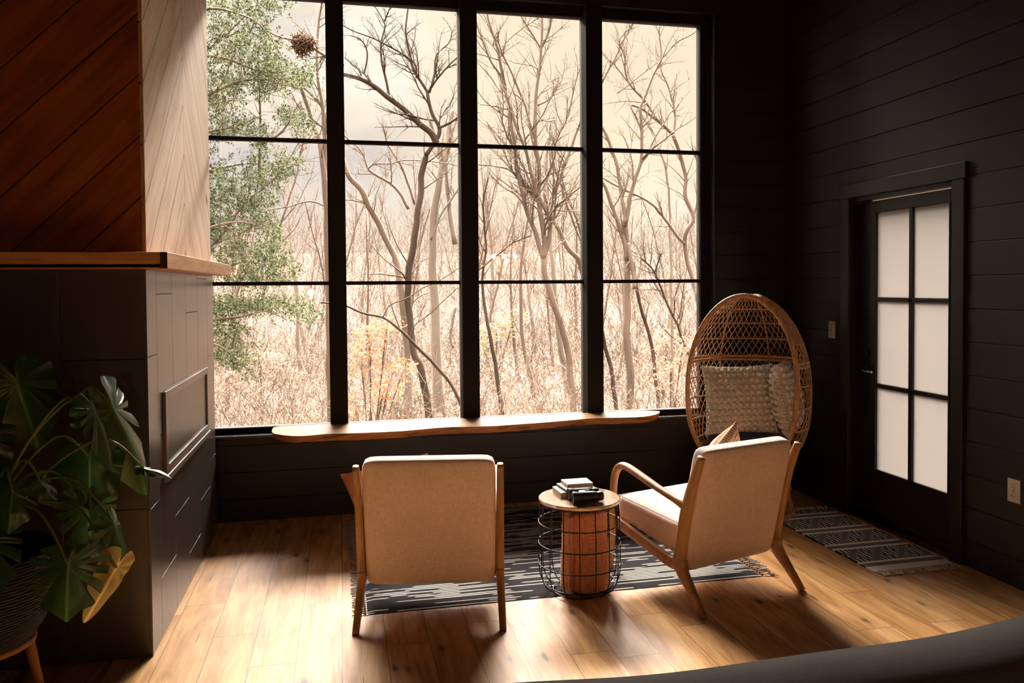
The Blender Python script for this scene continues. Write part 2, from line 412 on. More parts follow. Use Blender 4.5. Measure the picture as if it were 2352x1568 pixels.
# ------------------------------------------------------------------ geometry helpers
class MB:
    def __init__(s): s.v = []; s.f = []; s.uv = None
    def add(s, vs, fs, M4=None):
        o = len(s.v)
        if M4 is not None: vs = [tuple(M4@Vector(p)) for p in vs]
        s.v += [tuple(map(float, p)) for p in vs]; s.f += [tuple(i+o for i in f) for f in fs]
        return s
    def box(s, x0, x1, y0, y1, z0, z1, M4=None):
        vs = [(x0, y0, z0), (x1, y0, z0), (x1, y1, z0), (x0, y1, z0), (x0, y0, z1), (x1, y0, z1), (x1, y1, z1), (x0, y1, z1)]
        return s.add(vs, [(0, 3, 2, 1), (4, 5, 6, 7), (0, 1, 5, 4), (1, 2, 6, 5), (2, 3, 7, 6), (3, 0, 4, 7)], M4)
    def tube(s, pts, r, n=8, closed=False, cap=True, M4=None, lat=None, pw=2.0):
        """sweep; r: number, list, or list of (half lateral, half perpendicular) with lat a fixed vector"""
        P = [Vector(p) for p in pts]; k = len(P)
        if not hasattr(r, '__len__'): r = [r]*k
        vs = []; fs = []
        T = []
        for i in range(k):
            a = P[(i-1) % k] if (closed or i > 0) else P[i]; b = P[(i+1) % k] if (closed or i < k-1) else P[i]
            q = (b-a); T.append(q.normalized() if q.length > 1e-9 else Vector((0, 0, 1)))
        u = T[0].orthogonal().normalized()
        for i in range(k):
            if lat is not None: U = Vector(lat).normalized(); U = (U-U.dot(T[i])*T[i]).normalized()
            else:
                u = (u-u.dot(T[i])*T[i])
                u = u.normalized() if u.length > 1e-6 else T[i].orthogonal().normalized(); U = u
            Vv = T[i].cross(U)
            ra, rb = r[i] if hasattr(r[i], '__len__') else (r[i], r[i])
            for j in range(n):
                an = 2*math.pi*j/n; c, sn = math.cos(an), math.sin(an)
                if pw != 2.0:
                    c = math.copysign(abs(c)**(2/pw), c); sn = math.copysign(abs(sn)**(2/pw), sn)
                vs.append(P[i]+U*c*ra+Vv*sn*rb)
        for i in range(k if closed else k-1):
            i2 = (i+1) % k
            for j in range(n):
                j2 = (j+1) % n; fs.append((i*n+j, i*n+j2, i2*n+j2, i2*n+j))
        if cap and not closed:
            fs.append(tuple(range(n-1, -1, -1))); fs.append(tuple((k-1)*n+j for j in range(n)))
        return s.add(vs, fs, M4)
    def lathe(s, prof, n=32, M4=None, cap=True):
        vs = []; fs = []; k = len(prof)
        for r, z in prof:
            for j in range(n):
                a = 2*math.pi*j/n; vs.append((r*math.cos(a), r*math.sin(a), z))
        for i in range(k-1):
            for j in range(n):
                j2 = (j+1) % n; fs.append((i*n+j, i*n+j2, (i+1)*n+j2, (i+1)*n+j))
        if cap: fs.append(tuple(range(n-1, -1, -1))); fs.append(tuple((k-1)*n+j for j in range(n)))
        return s.add(vs, fs, M4)
    def prism(s, poly, z0, z1, M4=None):
        n = len(poly); vs = [(x, y, z0) for x, y in poly]+[(x, y, z1) for x, y in poly]
        fs = [tuple(range(n-1, -1, -1)), tuple(range(n, 2*n))]+[(i, (i+1) % n, n+(i+1) % n, n+i) for i in range(n)]
        return s.add(vs, fs, M4)
    def sphere(s, c, r, n=8, m_=6, sq=(1, 1, 1)):
        vs = []; fs = []
        for i in range(1, m_):
            th = math.pi*i/m_
            for j in range(n):
                a = 2*math.pi*j/n; vs.append((c[0]+r*sq[0]*math.sin(th)*math.cos(a), c[1]+r*sq[1]*math.sin(th)*math.sin(a), c[2]+r*sq[2]*math.cos(th)))
        vs.append((c[0], c[1], c[2]+r*sq[2])); vs.append((c[0], c[1], c[2]-r*sq[2])); t_, b_ = len(vs)-2, len(vs)-1
        for i in range(m_-2):
            for j in range(n): fs.append((i*n+j, (i+1)*n+j, (i+1)*n+(j+1) % n, i*n+(j+1) % n))
        for j in range(n): fs.append((t_, j, (j+1) % n)); fs.append((b_, (m_-2)*n+(j+1) % n, (m_-2)*n+j))
        return s.add(vs, fs)
    def build(s, name, material, parent=None, smooth=False, bevel=0, sub=0, kind=None, label=None):
        me = bpy.data.meshes.new(name); me.from_pydata(s.v, [], s.f)
        if s.uv is not None:
            ul = me.uv_layers.new(name='UVMap')
            for lp in me.loops: ul.data[lp.index].uv = s.uv[lp.vertex_index]
        me.update()
        if smooth: me.polygons.foreach_set('use_smooth', [True]*len(me.polygons))
        for q in (material if isinstance(material, (list, tuple)) else [material]): me.materials.append(q)
        o = bpy.data.objects.new(name, me); C.objects.link(o)
        if parent is not None: o.parent = parent
        if bevel:
            md = o.modifiers.new('bevel', 'BEVEL'); md.width = bevel; md.segments = 2; md.limit_method = 'ANGLE'; md.angle_limit = .6
        if sub: md = o.modifiers.new('sub', 'SUBSURF'); md.levels = sub; md.render_levels = sub
        if kind: o['kind'] = kind
        if label: o['label'] = label
        return o

def tag(o, label=None, cat=None, group=None, kind=None):
    if label: o['label'] = label
    if cat: o['category'] = cat
    if group: o['group'] = group
    if kind: o['kind'] = kind
    return o
def empty(name, loc=(0, 0, 0), rz=0, label=None, cat=None, group=None, kind=None):
    o = bpy.data.objects.new(name, None); C.objects.link(o); o.location = loc; o.rotation_euler.z = rz; o.empty_display_size = .1
    return tag(o, label, cat, group, kind)
def copy_tree(o, parent=None):
    c = o.copy(); C.objects.link(c)
    if parent is not None: c.parent = parent
    for ch in [q for q in bpy.data.objects if q.parent == o]: copy_tree(ch, c)
    return c
def smooth_path(pts, n=6, closed=False):
    """catmull-rom resample"""
    P = [Vector(p) for p in pts]; k = len(P); out = []
    g = (lambda i: P[i % k]) if closed else (lambda i: P[max(0, min(k-1, i))])
    for i in range(k if closed else k-1):
        p0, p1, p2, p3 = g(i-1), g(i), g(i+1), g(i+2)
        for j in range(n):
            t = j/n
            out.append(.5*((2*p1)+(p2-p0)*t+(2*p0-5*p1+4*p2-p3)*t*t+(3*p1-p0-3*p2+p3)*t**3))
    if not closed: out.append(P[-1])
    return out
def lerp_list(v, n):
    k = len(v); out = []
    for i in range(k-1):
        for j in range(n):
            t = j/n
            out.append(tuple(a*(1-t)+b*t for a, b in zip(v[i], v[i+1])) if hasattr(v[i], '__len__') else v[i]*(1-t)+v[i+1]*t)
    out.append(v[-1]); return out

rnd = random.Random(7)

# ------------------------------------------------------------------ the room
XR, YB, XL, YF, ZC = 3.227, 5.30, -2.9, -3.2, 3.95
o = MB().box(XL-.2, XR+.2, YF-.2, YB+.2, -.12, 0).build('floor', M['floor']); tag(o, kind='structure')
o = MB().box(XL-.2, XR+.2, YF-.2, YB+.2, ZC, ZC+.15).build('ceiling', M['black_wall']); tag(o, kind='structure')

def boards_x(mb, X, y0, y1, z0, z1, holes=(), sgn=1, t=.012, base=1.192, p=.175, gap=.004):
    """horizontal shiplap on a wall of constant X (face towards -X when sgn=1)"""
    k = math.floor((z0-base)/p)
    while base+k*p < z1:
        a, b = max(z0, base+k*p+gap/2), min(z1, base+(k+1)*p-gap/2); k += 1
        if b-a < .01: continue
        segs = [(y0, y1)]
        for (hy0, hy1, hz0, hz1) in holes:
            if b <= hz0 or a >= hz1: continue
            if a < hz1 < b-.01 and False: pass
            ns = []
            for (s0, s1) in segs:
                if hy0 > s0: ns.append((s0, min(s1, hy0)))
                if hy1 < s1: ns.append((max(s0, hy1), s1))
            segs = ns
        for (s0, s1) in segs:
            if s1-s0 > .01: mb.box(min(X, X+sgn*t), max(X, X+sgn*t), s0, s1, a, b)
    return mb
DY0, DY1, DZ = 3.605, 4.555, 2.06          # rough door opening
mb = MB()
mb.box(XR+.012, XR+.16, YF-.2, DY0, 0, ZC); mb.box(XR+.012, XR+.16, DY1, YB+.2, 0, ZC); mb.box(XR+.012, XR+.16, DY0, DY1, DZ, ZC)
boards_x(mb, XR, YF, YB, 0, ZC, [(DY0, DY1, 0, DZ)])
tag(mb.build('wall_right', M['black_wall'], bevel=.0015), kind='structure')
# window wall: opening X -1.0..2.66, Z .545..3.47
OX0, OX1, OZ0, OZ1 = -1.02, 2.66, .535, 3.47
mb = MB()
mb.box(XL-.2, OX0, YB+.012, YB+.2, 0, ZC); mb.box(OX1, XR+.2, YB+.012, YB+.2, 0, ZC)
mb.box(OX0, OX1, YB+.012, YB+.2, 0, OZ0); mb.box(OX0, OX1, YB+.012, YB+.2, OZ1, ZC)
k = -8
while 1.192+k*.175 < ZC:
    a, b = max(0, 1.192+k*.175+.002), min(ZC, 1.192+(k+1)*.175-.002); k += 1
    if b-a < .02: continue
    if b <= OZ0 or a >= OZ1: mb.box(XL, XR, YB, YB+.012, a, b)
    else: mb.box(XL, OX0, YB, YB+.012, a, b); mb.box(OX1, XR, YB, YB+.012, a, b)
tag(mb.build('wall_back', M['black_wall'], bevel=.0015), kind='structure')
tag(MB().box(XL-.2, XL, YF-.2, YB+.2, 0, ZC).build('wall_left', M['black_wall']), kind='structure')
tag(MB().box(XL, XR, YF-.2, YF, 0, ZC).build('wall_front', simple_wood('pine fill boards', (.13, .065, .03), (.20, .11, .055), (.24, .145, .08), axis=0, rough=.6)), kind='structure')  # unseen wall; its pine colour is invented to bounce warm fill light

# window frames: glass plane Y=5.40, values measured at Y=5.30 scaled by 5.40/5.30
GY = 5.40; S = GY/YB
wz0, wz1, mz = .6*1.0, 1.5+(3.369-1.5)*S, (1.5+(1.534-1.5)*S, 1.5+(2.460-1.5)*S)
wz0 = 1.5+(.609-1.5)*S
edges = [(-.85, -.083), (.031, .801), (.914, 1.690), (1.802, 2.541)]
for n, (a, b) in enumerate(edges, 1):
    a *= S; b *= S
    t_ = .022
    f = MB()
    f.box(a-t_, a, GY-.02, GY+.05, wz0-t_*2.2, wz1+t_); f.box(b, b+t_, GY-.02, GY+.05, wz0-t_*2.2, wz1+t_)
    f.box(a, b, GY-.02, GY+.05, wz0-t_*2.2, wz0); f.box(a, b, GY-.02, GY+.05, wz1, wz1+t_)
    root = f.build('window_%d' % n, M['frame_paint'], bevel=.002); tag(root, kind='structure')
    for z in mz: MB().box(a, b, GY-.012, GY+.03, z-.0125, z+.0125).build('glazing_bar', M['frame_paint'], root, bevel=.002)
    MB().box(a-.002, b+.002, GY+.008, GY+.014, wz0-.002, wz1+.002).build('pane', M['glass'], root)
posts = [(-.083, .031), (.801, .914), (1.690, 1.802)]
for n, (a, b) in enumerate(posts, 1):
    mb = MB().box(a, b, YB, GY+.06, OZ0, OZ1)
    tag(mb.build('trim_%d' % n, M['frame_paint'], bevel=.004), kind='structure')
mb = MB()      # lining of the opening, head and sides, sill board
mb.box(2.541*S+.022, OX1, GY-.03, GY+.06, OZ0, OZ1); mb.box(OX0, -.85*S-.022, GY-.03, GY+.06, OZ0, OZ1); mb.box(OX0, OX1, GY-.03, GY+.06, wz1+.022, OZ1)
tag(mb.build('trim_4', M['frame_paint'], bevel=.002), kind='structure')
mb = MB().box(OX0-.03, OX1+.0, YB-.022, GY-.02, OZ0, .556)
tag(mb.build('trim_5', black_paint('dark sill paint', (.03, .027, .025), .22), bevel=.003), kind='structure')
mb = MB()      # outer wall face beside the glass
mb.box(OX0, OX1, GY-.03, GY+.06, OZ0-.0, wz0-.048)
tag(mb.build('trim_6', M['black_trim']), kind='structure')
# door casing (trim), door leaf
mb = MB()
cw = .085
mb.box(XR-.022, XR+.013, DY0-cw+.035, DY0+.035, 0, 2.055); mb.box(XR-.022, XR+.013, DY1-.035, DY1+cw-.035, 0, 2.055)
mb.box(XR-.028, XR+.013, DY0-cw+.02, DY1+cw-.02, 2.055, 2.142)
tag(mb.build('trim_7', M['black_trim'], bevel=.003), kind='structure')
mb = MB()
mb.box(XR+.013, XR+.16, DY0, DY0+.035, 0, DZ); mb.box(XR+.013, XR+.16, DY1-.035, DY1, 0, DZ); mb.box(XR+.013, XR+.16, DY0, DY1, DZ-.03, DZ+.01)
tag(mb.build('trim_8', M['black_trim']), kind='structure')
LX = XR+.063
door = empty('door_1', (0, 0, 0), 0); tag(door, kind='structure')
ly0, ly1 = DY0+.038, DY1-.038
py0, py1, pz0, pz1 = 3.740, 4.366, .328, 1.950
mb = MB()
mb.box(LX, LX+.045, ly0, py0, .012, 2.025); mb.box(LX, LX+.045, py1, ly1, .012, 2.025)
mb.box(LX, LX+.045, py0, py1, .012, pz0); mb.box(LX, LX+.045, py0, py1, pz1, 2.025)
mb.build('door_leaf', M['black_trim'], door, bevel=.003)
mb = MB()
ym = 4.047
mb.box(LX-.004, LX+.03, ym-.014, ym+.014, pz0, pz1)
for z in (1.405, .862): mb.box(LX-.004, LX+.03, py0, py1, z-.013, z+.013)
for (a, b) in ((py0-.002, py0+.008), (py1-.008, py1+.002)): mb.box(LX-.005, LX+.03, a, b, pz0, pz1)
mb.build('glazing_bar', M['black_trim'], door, bevel=.002)
for (a, b) in ((py0, ym-.014), (ym+.014, py1)):
    for (c, d_) in ((pz0, .849), (.875, 1.392), (1.418, pz1)):
        MB().box(LX+.012, LX+.020, a, b, c, d_).build('pane', M['frost'], door)
hd = MB().tube([(LX-.001, 4.44, .955), (LX-.055, 4.44, .955)], .011, 12).build('door_handle', M['dark_steel'], door, smooth=True)
MB().tube([(LX-.055, 4.445, .955), (LX-.058, 4.40, .953), (LX-.058, 4.32, .950)], [.009, .008, .007], 12).build('lever', M['chrome'], hd, smooth=True)
MB().lathe([(.0, 0), (.026, 0), (.026, .01), (.0, .012)], 20, Matrix.Translation((LX, 4.44, .955))@Matrix.Rotation(-math.pi/2, 4, 'Y')).build('rosette', M['dark_steel'], hd)
MB().lathe([(.0, 0), (.022, 0), (.02, .012), (.0, .013)], 20, Matrix.Translation((LX, 4.44, 1.06))@Matrix.Rotation(-math.pi/2, 4, 'Y')).build('deadbolt', M['black_metal'], door)
MB().box(LX-.012, LX, ly0, ly1, .02, .05).build('door_sweep', M['dark_steel'], door, bevel=.002)
tag(MB().box(XR-.005, XR+.16, DY0+.035, DY1-.035, .0, .018).build('trim_9', M['dark_steel'], bevel=.003), kind='structure')
tag(MB().box(LX+.05, XR+.16, DY0+.035, DY1-.035, .0, .012).build('trim_10', M['black_trim']), kind='structure')
# side porch ground beyond the door gets daylight through the frosted lites

# ------------------------------------------------------------------ switch and outlet
sw = empty('light_switch', (XR-.0005, 4.715, 1.197), 0, 'white single toggle light switch plate between the egg chair and the door', 'light switch')
MB().box(-.006, 0, -.036, .036, -.058, .058).build('cover_plate', M['white_plastic'], sw, bevel=.004)
mb = MB().box(-.009, -.005, -.006, .006, -.014, .012); mb.box(-.018, -.008, -.004, .004, -.012, -.002)
mb.build('toggle', M['white_plastic'], sw, bevel=.001)
for z in (.03, -.03): MB().sphere((-.0065, 0, z), .0032, 8, 6).build('screw', M['dark_steel'], sw)
ou = empty('power_outlet', (XR-.0005, 3.240, .478), 0, 'white double electrical outlet plate low on the black wall right of the door', 'outlet')
MB().box(-.006, 0, -.037, .037, -.058, .058).build('cover_plate', M['white_plastic'], ou, bevel=.004)
for z in (.021, -.021):
    so = MB().lathe([(.0, 0), (.0165, 0), (.0155, .003), (0, .003)], 20, Matrix.Translation((-.006, 0, z))@Matrix.Rotation(-math.pi/2, 4, 'Y')).build('socket', M['white_plastic'], ou)
    mb = MB().box(-.0095, -.0088, -.0075, -.0045, z-.009, z+.001); mb.box(-.0095, -.0088, .0045, .0075, z-.009, z+.001); mb.sphere((-.009, 0, z+.009), .0026, 8, 6, (.3, 1, 1))
    mb.build('slots', M['slot_dark'], so)
MB().sphere((-.0065, 0, 0), .003, 8, 6).build('screw', M['dark_steel'], ou)

# ------------------------------------------------------------------ fireplace
FX, FY0, FY1, FXL = -.773, 3.42, 5.10, -2.85
fp = empty('fireplace', (-1.8, 4.3, 0), 0, 'tall fireplace clad in dark tile with pale wood chimney breast on the left', 'fireplace')
def fbuild(mb, name, m_, par=None, **k):
    par = par or fp
    if par is fp: mb.v = [(x+1.8, y-4.3, z) for x, y, z in mb.v]
    return mb.build(name, m_, par, **k)
fbuild(MB().box(FXL, FX-.012, FY0+.012, FY1, .0, 1.583), 'surround_core', M['grout'])
mb = MB()
seams = [FY0, 3.593, 3.905, 4.235, 4.565, 4.875, FY1]
jo = [(.605, 1.226), (.26, .87, 1.481), (.443, 1.06), (.16, .77, 1.381), (.34, .95, 1.56), (.49, 1.105)]
bx = (3.675, 4.80, .69, 1.052)
for i in range(6):
    zz = [0, *jo[i], 1.583]
    for a, b in zip(zz[:-1], zz[1:]):
        if b-a > .01: mb.box(FX-.012, FX, seams[i]+.0015, seams[i+1]-.0015, a+.0015, b-.0015)
fbuild(mb, 'side_tiles', M['tile'], bevel=.0005)
mb = MB(); x = FX-.012; k = 0
while x > FXL:
    x2 = max(FXL, x-.31); zz = sorted([z for z in ((k*.37) % .61, (k*.37) % .61+.61, (k*.37) % .61+1.22) if .02 < z < 1.56])
    zz = [0, *zz, 1.583]
    for a, b in zip(zz[:-1], zz[1:]): mb.box(x2+.0015, x-.0015, FY0, FY0+.012, a+.0015, b-.0015)
    x = x2; k += 1
fbuild(mb, 'front_tiles', M['tile'], bevel=.0005)
# firebox frame and screen, standing on the side face
mb = MB(); y0, y1, z0, z1 = bx
fr = .045
mb.box(FX-.001, FX+.014, y0, y0+fr, z0, z1); mb.box(FX-.001, FX+.014, y1-fr, y1, z0, z1); mb.box(FX-.001, FX+.014, y0+fr, y1-fr, z1-fr*.8, z1); mb.box(FX-.001, FX+.014, y0+fr, y1-fr, z0, z0+fr*.8)
ff = fbuild(mb, 'firebox_frame', M['slate'], bevel=.003)
mb = MB().box(FX-.002, FX+.005, y0+fr, y1-fr, z0+fr*.8, z1-fr*.8); mb.v = [(x+1.8, y-4.3, z) for x, y, z in mb.v]
mb.build('fire_screen', M['screen'], ff)
mb = MB().box(FX, FX+.02, y0-.01, y1+.01, z0-.035, z0-.004); fbuild(mb, 'lower_louvre', M['slate'], bevel=.004)
# mantel: L-shaped shelf
fbuild(MB().box(FXL, -.672, 3.31, FY1+.02, 1.5825, 1.60), 'mantel_base', M['mantel'])
fbuild(MB().box(FXL, -.672-.02, 3.31, 3.34, 1.585, 1.648), 'mantel_front', M['mantel'], bevel=.003)
fbuild(MB().box(-.692, -.668, 3.306, 5.12, 1.583, 1.648), 'mantel_side', M['mantel_y'], bevel=.003)
fbuild(MB().box(-.6925, -.6675, 3.3035, 3.3062, 1.5835, 1.6475), 'end_grain', mat('dark end grain', (.05, .016, .006), .6, .3)[0])
fbuild(MB().box(FXL, -.692, 3.34, 5.12, 1.60, 1.645), 'mantel_top', M['mantel'])
# chimney breast above
cb = fbuild(MB().box(FXL, -.80, 3.50, 5.13, 1.645, ZC-.01), 'chimney_core', M['grout'])
def slab_world(mb, name, m_):
    o = mb.build(name, m_, fp, bevel=.002); o.matrix_parent_inverse = Matrix.Translation((1.8, -4.3, 0)); return o
slab_world(MB().box(-.80, -.786, 3.490, 5.13, 1.646, ZC-.01), 'chevron_boards', M['chev_side'])
slab_world(MB().box(FXL, -.8005, 3.486, 3.4995, 1.646, ZC-.01), 'diagonal_boards', M['chev_front'])
slab_world(MB().box(-.7925, -.7835, 3.481, 3.4885, 1.646, ZC-.01), 'corner_trim', M['mantel_y'])

# ------------------------------------------------------------------ live edge ledge
LZ = .608
px = [(628, 981), (624.8, 988), (628, 994), (643, 998), (677, 1001), (707, 1000), (756, 996), (825, 994), (924, 989.5), (1022, 981), (1121, 978.6), (1220, 972), (1249, 970), (1318, 964), (1368, 960), (1456, 958), (1496, 954), (1513, 948), (1515, 944)]
front = [atz(x, y, LZ)[:2] for x, y in px]
poly = [(p[0], min(p[1], YB-.003)) for p in front]
poly = [(q.x, q.y) for q in smooth_path([(*p, 0) for p in poly], 4)]
back = [(2.10, YB-.003), (-.40, YB-.003)]
allp = poly+back; n = len(allp)
mb = MB(); vs = []
r2 = random.Random(3)
layers = [(LZ, 0), (LZ-.006, -.002), (LZ-.02, .004), (LZ-.035, .008), (LZ-.047, .02), (.5565, .05)]
cxl = sum(p[0] for p in allp)/n
for li, (z, ins) in enumerate(layers):
    for i, (x, y) in enumerate(allp):
        if i < len(poly):
            nn = mnoise.noise(Vector((x*7, li*.9, 3)))*.012*(li > 1)
            a = poly[max(0, i-1)]; b = poly[min(len(poly)-1, i+1)]
            tx, ty = b[0]-a[0], b[1]-a[1]; L_ = math.hypot(tx, ty) or 1
            nx, ny = -ty/L_, tx/L_      # inward
            k_ = ins+nn
            if abs(x+.235) < .03 and li > 1: k_ += .03
            if abs(x-1.50) < .03 and li > 2: k_ += .025
            vs.append((x+nx*k_, min(y+ny*k_, YB-.003), z))
        else: vs.append((x, y, z))
fs = [tuple(reversed(range(n)))[::-1], tuple(range((len(layers)-1)*n, len(layers)*n))[::-1]]
side0 = len(fs)
for li in range(len(layers)-1):
    for i in range(n): fs.append((li*n+i, (li+1)*n+i, (li+1)*n+(i+1) % n, li*n+(i+1) % n))
mb.add(vs, fs)
led = mb.build('window_ledge', [M['ledge'], M['rim']]); tag(led, 'long live-edge timber slab ledge running along the foot of the windows', 'ledge')
for i, p in enumerate(led.data.polygons):
    if i >= side0: p.material_index = 1; p.use_smooth = True

# ------------------------------------------------------------------ armchairs
def rounded_slab(w0, w1, d, h, r=.03, nx=14, nz=14, puff=.02):
    """soft pad: x w0..w1, y 0..d thickness, z 0..h, rounded edges; a closed grid box relaxed into a superellipsoid"""
    mb = MB(); N = 10
    cx, hx, hy, hz = (w0+w1)/2, (w1-w0)/2, d/2, h/2
    idx = {}; vs = []; fs = []
    def key(i, j, k):
        if (i, j, k) in idx: return idx[(i, j, k)]
        u, v, w_ = i/N*2-1, j/4*2-1, k/N*2-1
        X, Y, Z = u*hx, v*hy, w_*hz
        # round by clamping to inner box
        ix, iy, iz = max(-hx+r, min(hx-r, X)), max(-hy+min(r, hy*.98), min(hy-min(r, hy*.98), Y)), max(-hz+r, min(hz-r, Z))
        dv = Vector((X-ix, Y-iy, Z-iz))
        if dv.length > 1e-6:
            m_ = max(abs(dv.x), abs(dv.y), abs(dv.z)); dv = dv.normalized()*m_
        p = Vector((ix, iy, iz))+dv
        pf = puff*(1-u**4)*(1-w_**4)
        if j in (0, 4): p.y += pf*(1 if j == 4 else -1)*.8
        idx[(i, j, k)] = len(vs); vs.append((p.x+cx, p.y+hy, p.z+hz)); return idx[(i, j, k)]
    for i in range(N):
        for k in range(N):
            fs.append((key(i, 0, k), key(i+1, 0, k), key(i+1, 0, k+1), key(i, 0, k+1)))
            fs.append((key(i, 4, k), key(i, 4, k+1), key(i+1, 4, k+1), key(i+1, 4, k)))
        for j in range(4):
            fs.append((key(i, j, 0), key(i, j+1, 0), key(i+1, j+1, 0), key(i+1, j, 0)))
            fs.append((key(i, j, N), key(i+1, j, N), key(i+1, j+1, N), key(i, j+1, N)))
    for j in range(4):
        for k in range(N):
            fs.append((key(0, j, k), key(0, j, k+1), key(0, j+1, k+1), key(0, j+1, k)))
            fs.append((key(N, j, k), key(N, j+1, k), key(N, j+1, k+1), key(N, j, k+1)))
    mb.add(vs, fs); return mb

WC = .628
def make_chair(name, label):
    t = empty(name, (0, 0, 0), 0, label, 'armchair', 'mid-century armchairs facing the window')
    for x, s_ in ((0, 1), (WC, -1)):
        lat = (1, 0, 0)
        # rear leg, foot to joint
        P = smooth_path([(x-.006*s_, .0, 0), (x-.003*s_, .075, .085), (x, .150, .165), (x, .168, .215)], 4)
        MB().tube(P, lerp_list([(.015, .016), (.017, .021), (.019, .036), (.019, .043)], 4), 14, lat=lat, pw=3).build('leg', M['oak'], t, smooth=True)
        # back post
        P = smooth_path([(x, .178, .165), (x, .155, .30), (x, .120, .46), (x, .075, .60), (x, .022, .725)], 5)
        MB().tube(P, lerp_list([(.0185, .044), (.0185, .033), (.018, .034), (.0165, .025), (.0145, .017)], 5), 14, lat=lat, pw=3).build('back_post', M['oak'], t, smooth=True)
        # seat rail
        P = [(x, .17, .195), (x, .25, .192), (x, .45, .232), (x, .66, .273)]
        MB().tube(smooth_path(P, 4), lerp_list([(.015, .030), (.015, .030), (.015, .029), (.014, .028)], 4), 12, lat=lat, pw=3.2).build('seat_rail', M['oak'], t, smooth=True)
        # front leg
        P = [(x, .715, .008), (x, .700, .15), (x, .688, .30), (x, .684, .40)]
        MB().tube(smooth_path(P, 4), lerp_list([(.014, .014), (.016, .018), (.017, .020), (.017, .019)], 4), 14, lat=lat, pw=2.6).build('leg', M['oak'], t, smooth=True)
        # armrest: up from the front leg, round the bend and back to the post
        P = [(x, .684, .395), (x, .678, .475), (x, .655, .540), (x, .610, .574), (x, .555, .574), (x, .46, .553), (x, .33, .522), (x, .20, .494), (x, .125, .478)]
        MB().tube(smooth_path(P, 5), lerp_list([(.017, .019), (.018, .019), (.020, .019), (.023, .018), (.025, .017), (.025, .016), (.022, .015), (.018, .017), (.017, .028)], 5), 16, lat=lat, pw=2.3).build('armrest', M['oak'], t, smooth=True)
    # cross rails
    MB().box(.01, WC-.01, .655, .675, .245, .29).build('cross_rail', M['oak'], t, bevel=.004)
    MB().box(.01, WC-.01, .20, .22, .18, .22).build('cross_rail', M['oak'], t, bevel=.004)
    # backrest pad leaning back
    a = math.atan2(.165-.03, .60)
    mb = rounded_slab(.019, WC-.019, .085, .612, .016, puff=.010)
    b = mb.build('backrest', M['linen'], t, smooth=True, sub=1); b.location = (0, .160, .146); b.rotation_euler.x = a*1.02
    # seat pad
    mb = rounded_slab(.020, WC-.020, .125, .515, .024, puff=.014)
    mb.v = [(x, y*(1+.42*(1-z/.515)), z) for x, y, z in mb.v]
    sx = mb.build('seat_cushion', M['linen'], t, smooth=True, sub=1)
    sx.matrix_local = Matrix.Translation((0, .178, .378))@Matrix.Rotation(math.radians(3.6), 4, 'X')@Matrix.Rotation(-math.pi/2, 4, 'X')
    # piping seam around the seat pad
    pts = []
    for (u, v) in ((.026, .03), (.026, .49), (WC-.026, .49), (WC-.026, .03)): pts.append((u, v))
    path = []
    for i in range(4):
        p, q = pts[i], pts[(i+1) % 4]
        for j in range(8): path.append(Vector((p[0]+(q[0]-p[0])*j/8, 0.004, p[1]+(q[1]-p[1])*j/8)))
    pp = MB().tube(path, .0025, 6, closed=True).build('piping', M['linen'], sx, smooth=True)
    return t
ch2 = make_chair('armchair', 'beige linen armchair with oak frame on the right, turned slightly left beside the basket table')
ch2.location = (1.583, 3.246, 0); ch2.rotation_euler.z = math.radians(17.2)
ch1 = copy_tree(ch2); ch1['label'] = 'beige linen armchair with oak frame on the left, its back square to the camera'
ch1.location = (.045, 3.437, 0); ch1.rotation_euler.z = math.radians(-9.6)

# ------------------------------------------------------------------ pillows
def pillow(sx, sz, th, n=18, seed=1, crumple=.012):
    """pillow in local X-Z plane, thickness along Y; UVs for weave"""
    mb = MB(); vs = []; fs = []; uv = []
    for side in (1, -1):
        for i in range(n+1):
            for j in range(n+1):
                u, v = i/n*2-1, j/n*2-1
                k = (1-abs(u)**2.6)*(1-abs(v)**2.6); k = max(k, 0)**.55
                pinch = 1-.07*(1-abs(v)**2)*abs(u)**3; pinch2 = 1-.07*(1-abs(u)**2)*abs(v)**3
                q = mnoise.noise(Vector((u*2+seed, v*2, side*3)))*crumple
                vs.append((u*sx/2*pinch, side*(th/2*k+(q if k > .1 else 0)), v*sz/2*pinch2)); uv.append((i/n, j/n))
    m_ = (n+1)**2
    for i in range(n):
        for j in range(n):
            a = i*(n+1)+j; fs.append((a, a+1, a+n+2, a+n+1)[::1]); b = a+m_; fs.append((b, b+n+1, b+n+2, b+1))
    for i in range(n):
        for (a, b) in ((i*(n+1), (i+1)*(n+1)), ((i+1)*(n+1)+n, i*(n+1)+n), (n*(n+1)+i, n*(n+1)+i+1), (i+1, i)):
            fs.append((a, b, b+m_, a+m_))
    mb.add(vs, fs); mb.uv = uv
    return mb
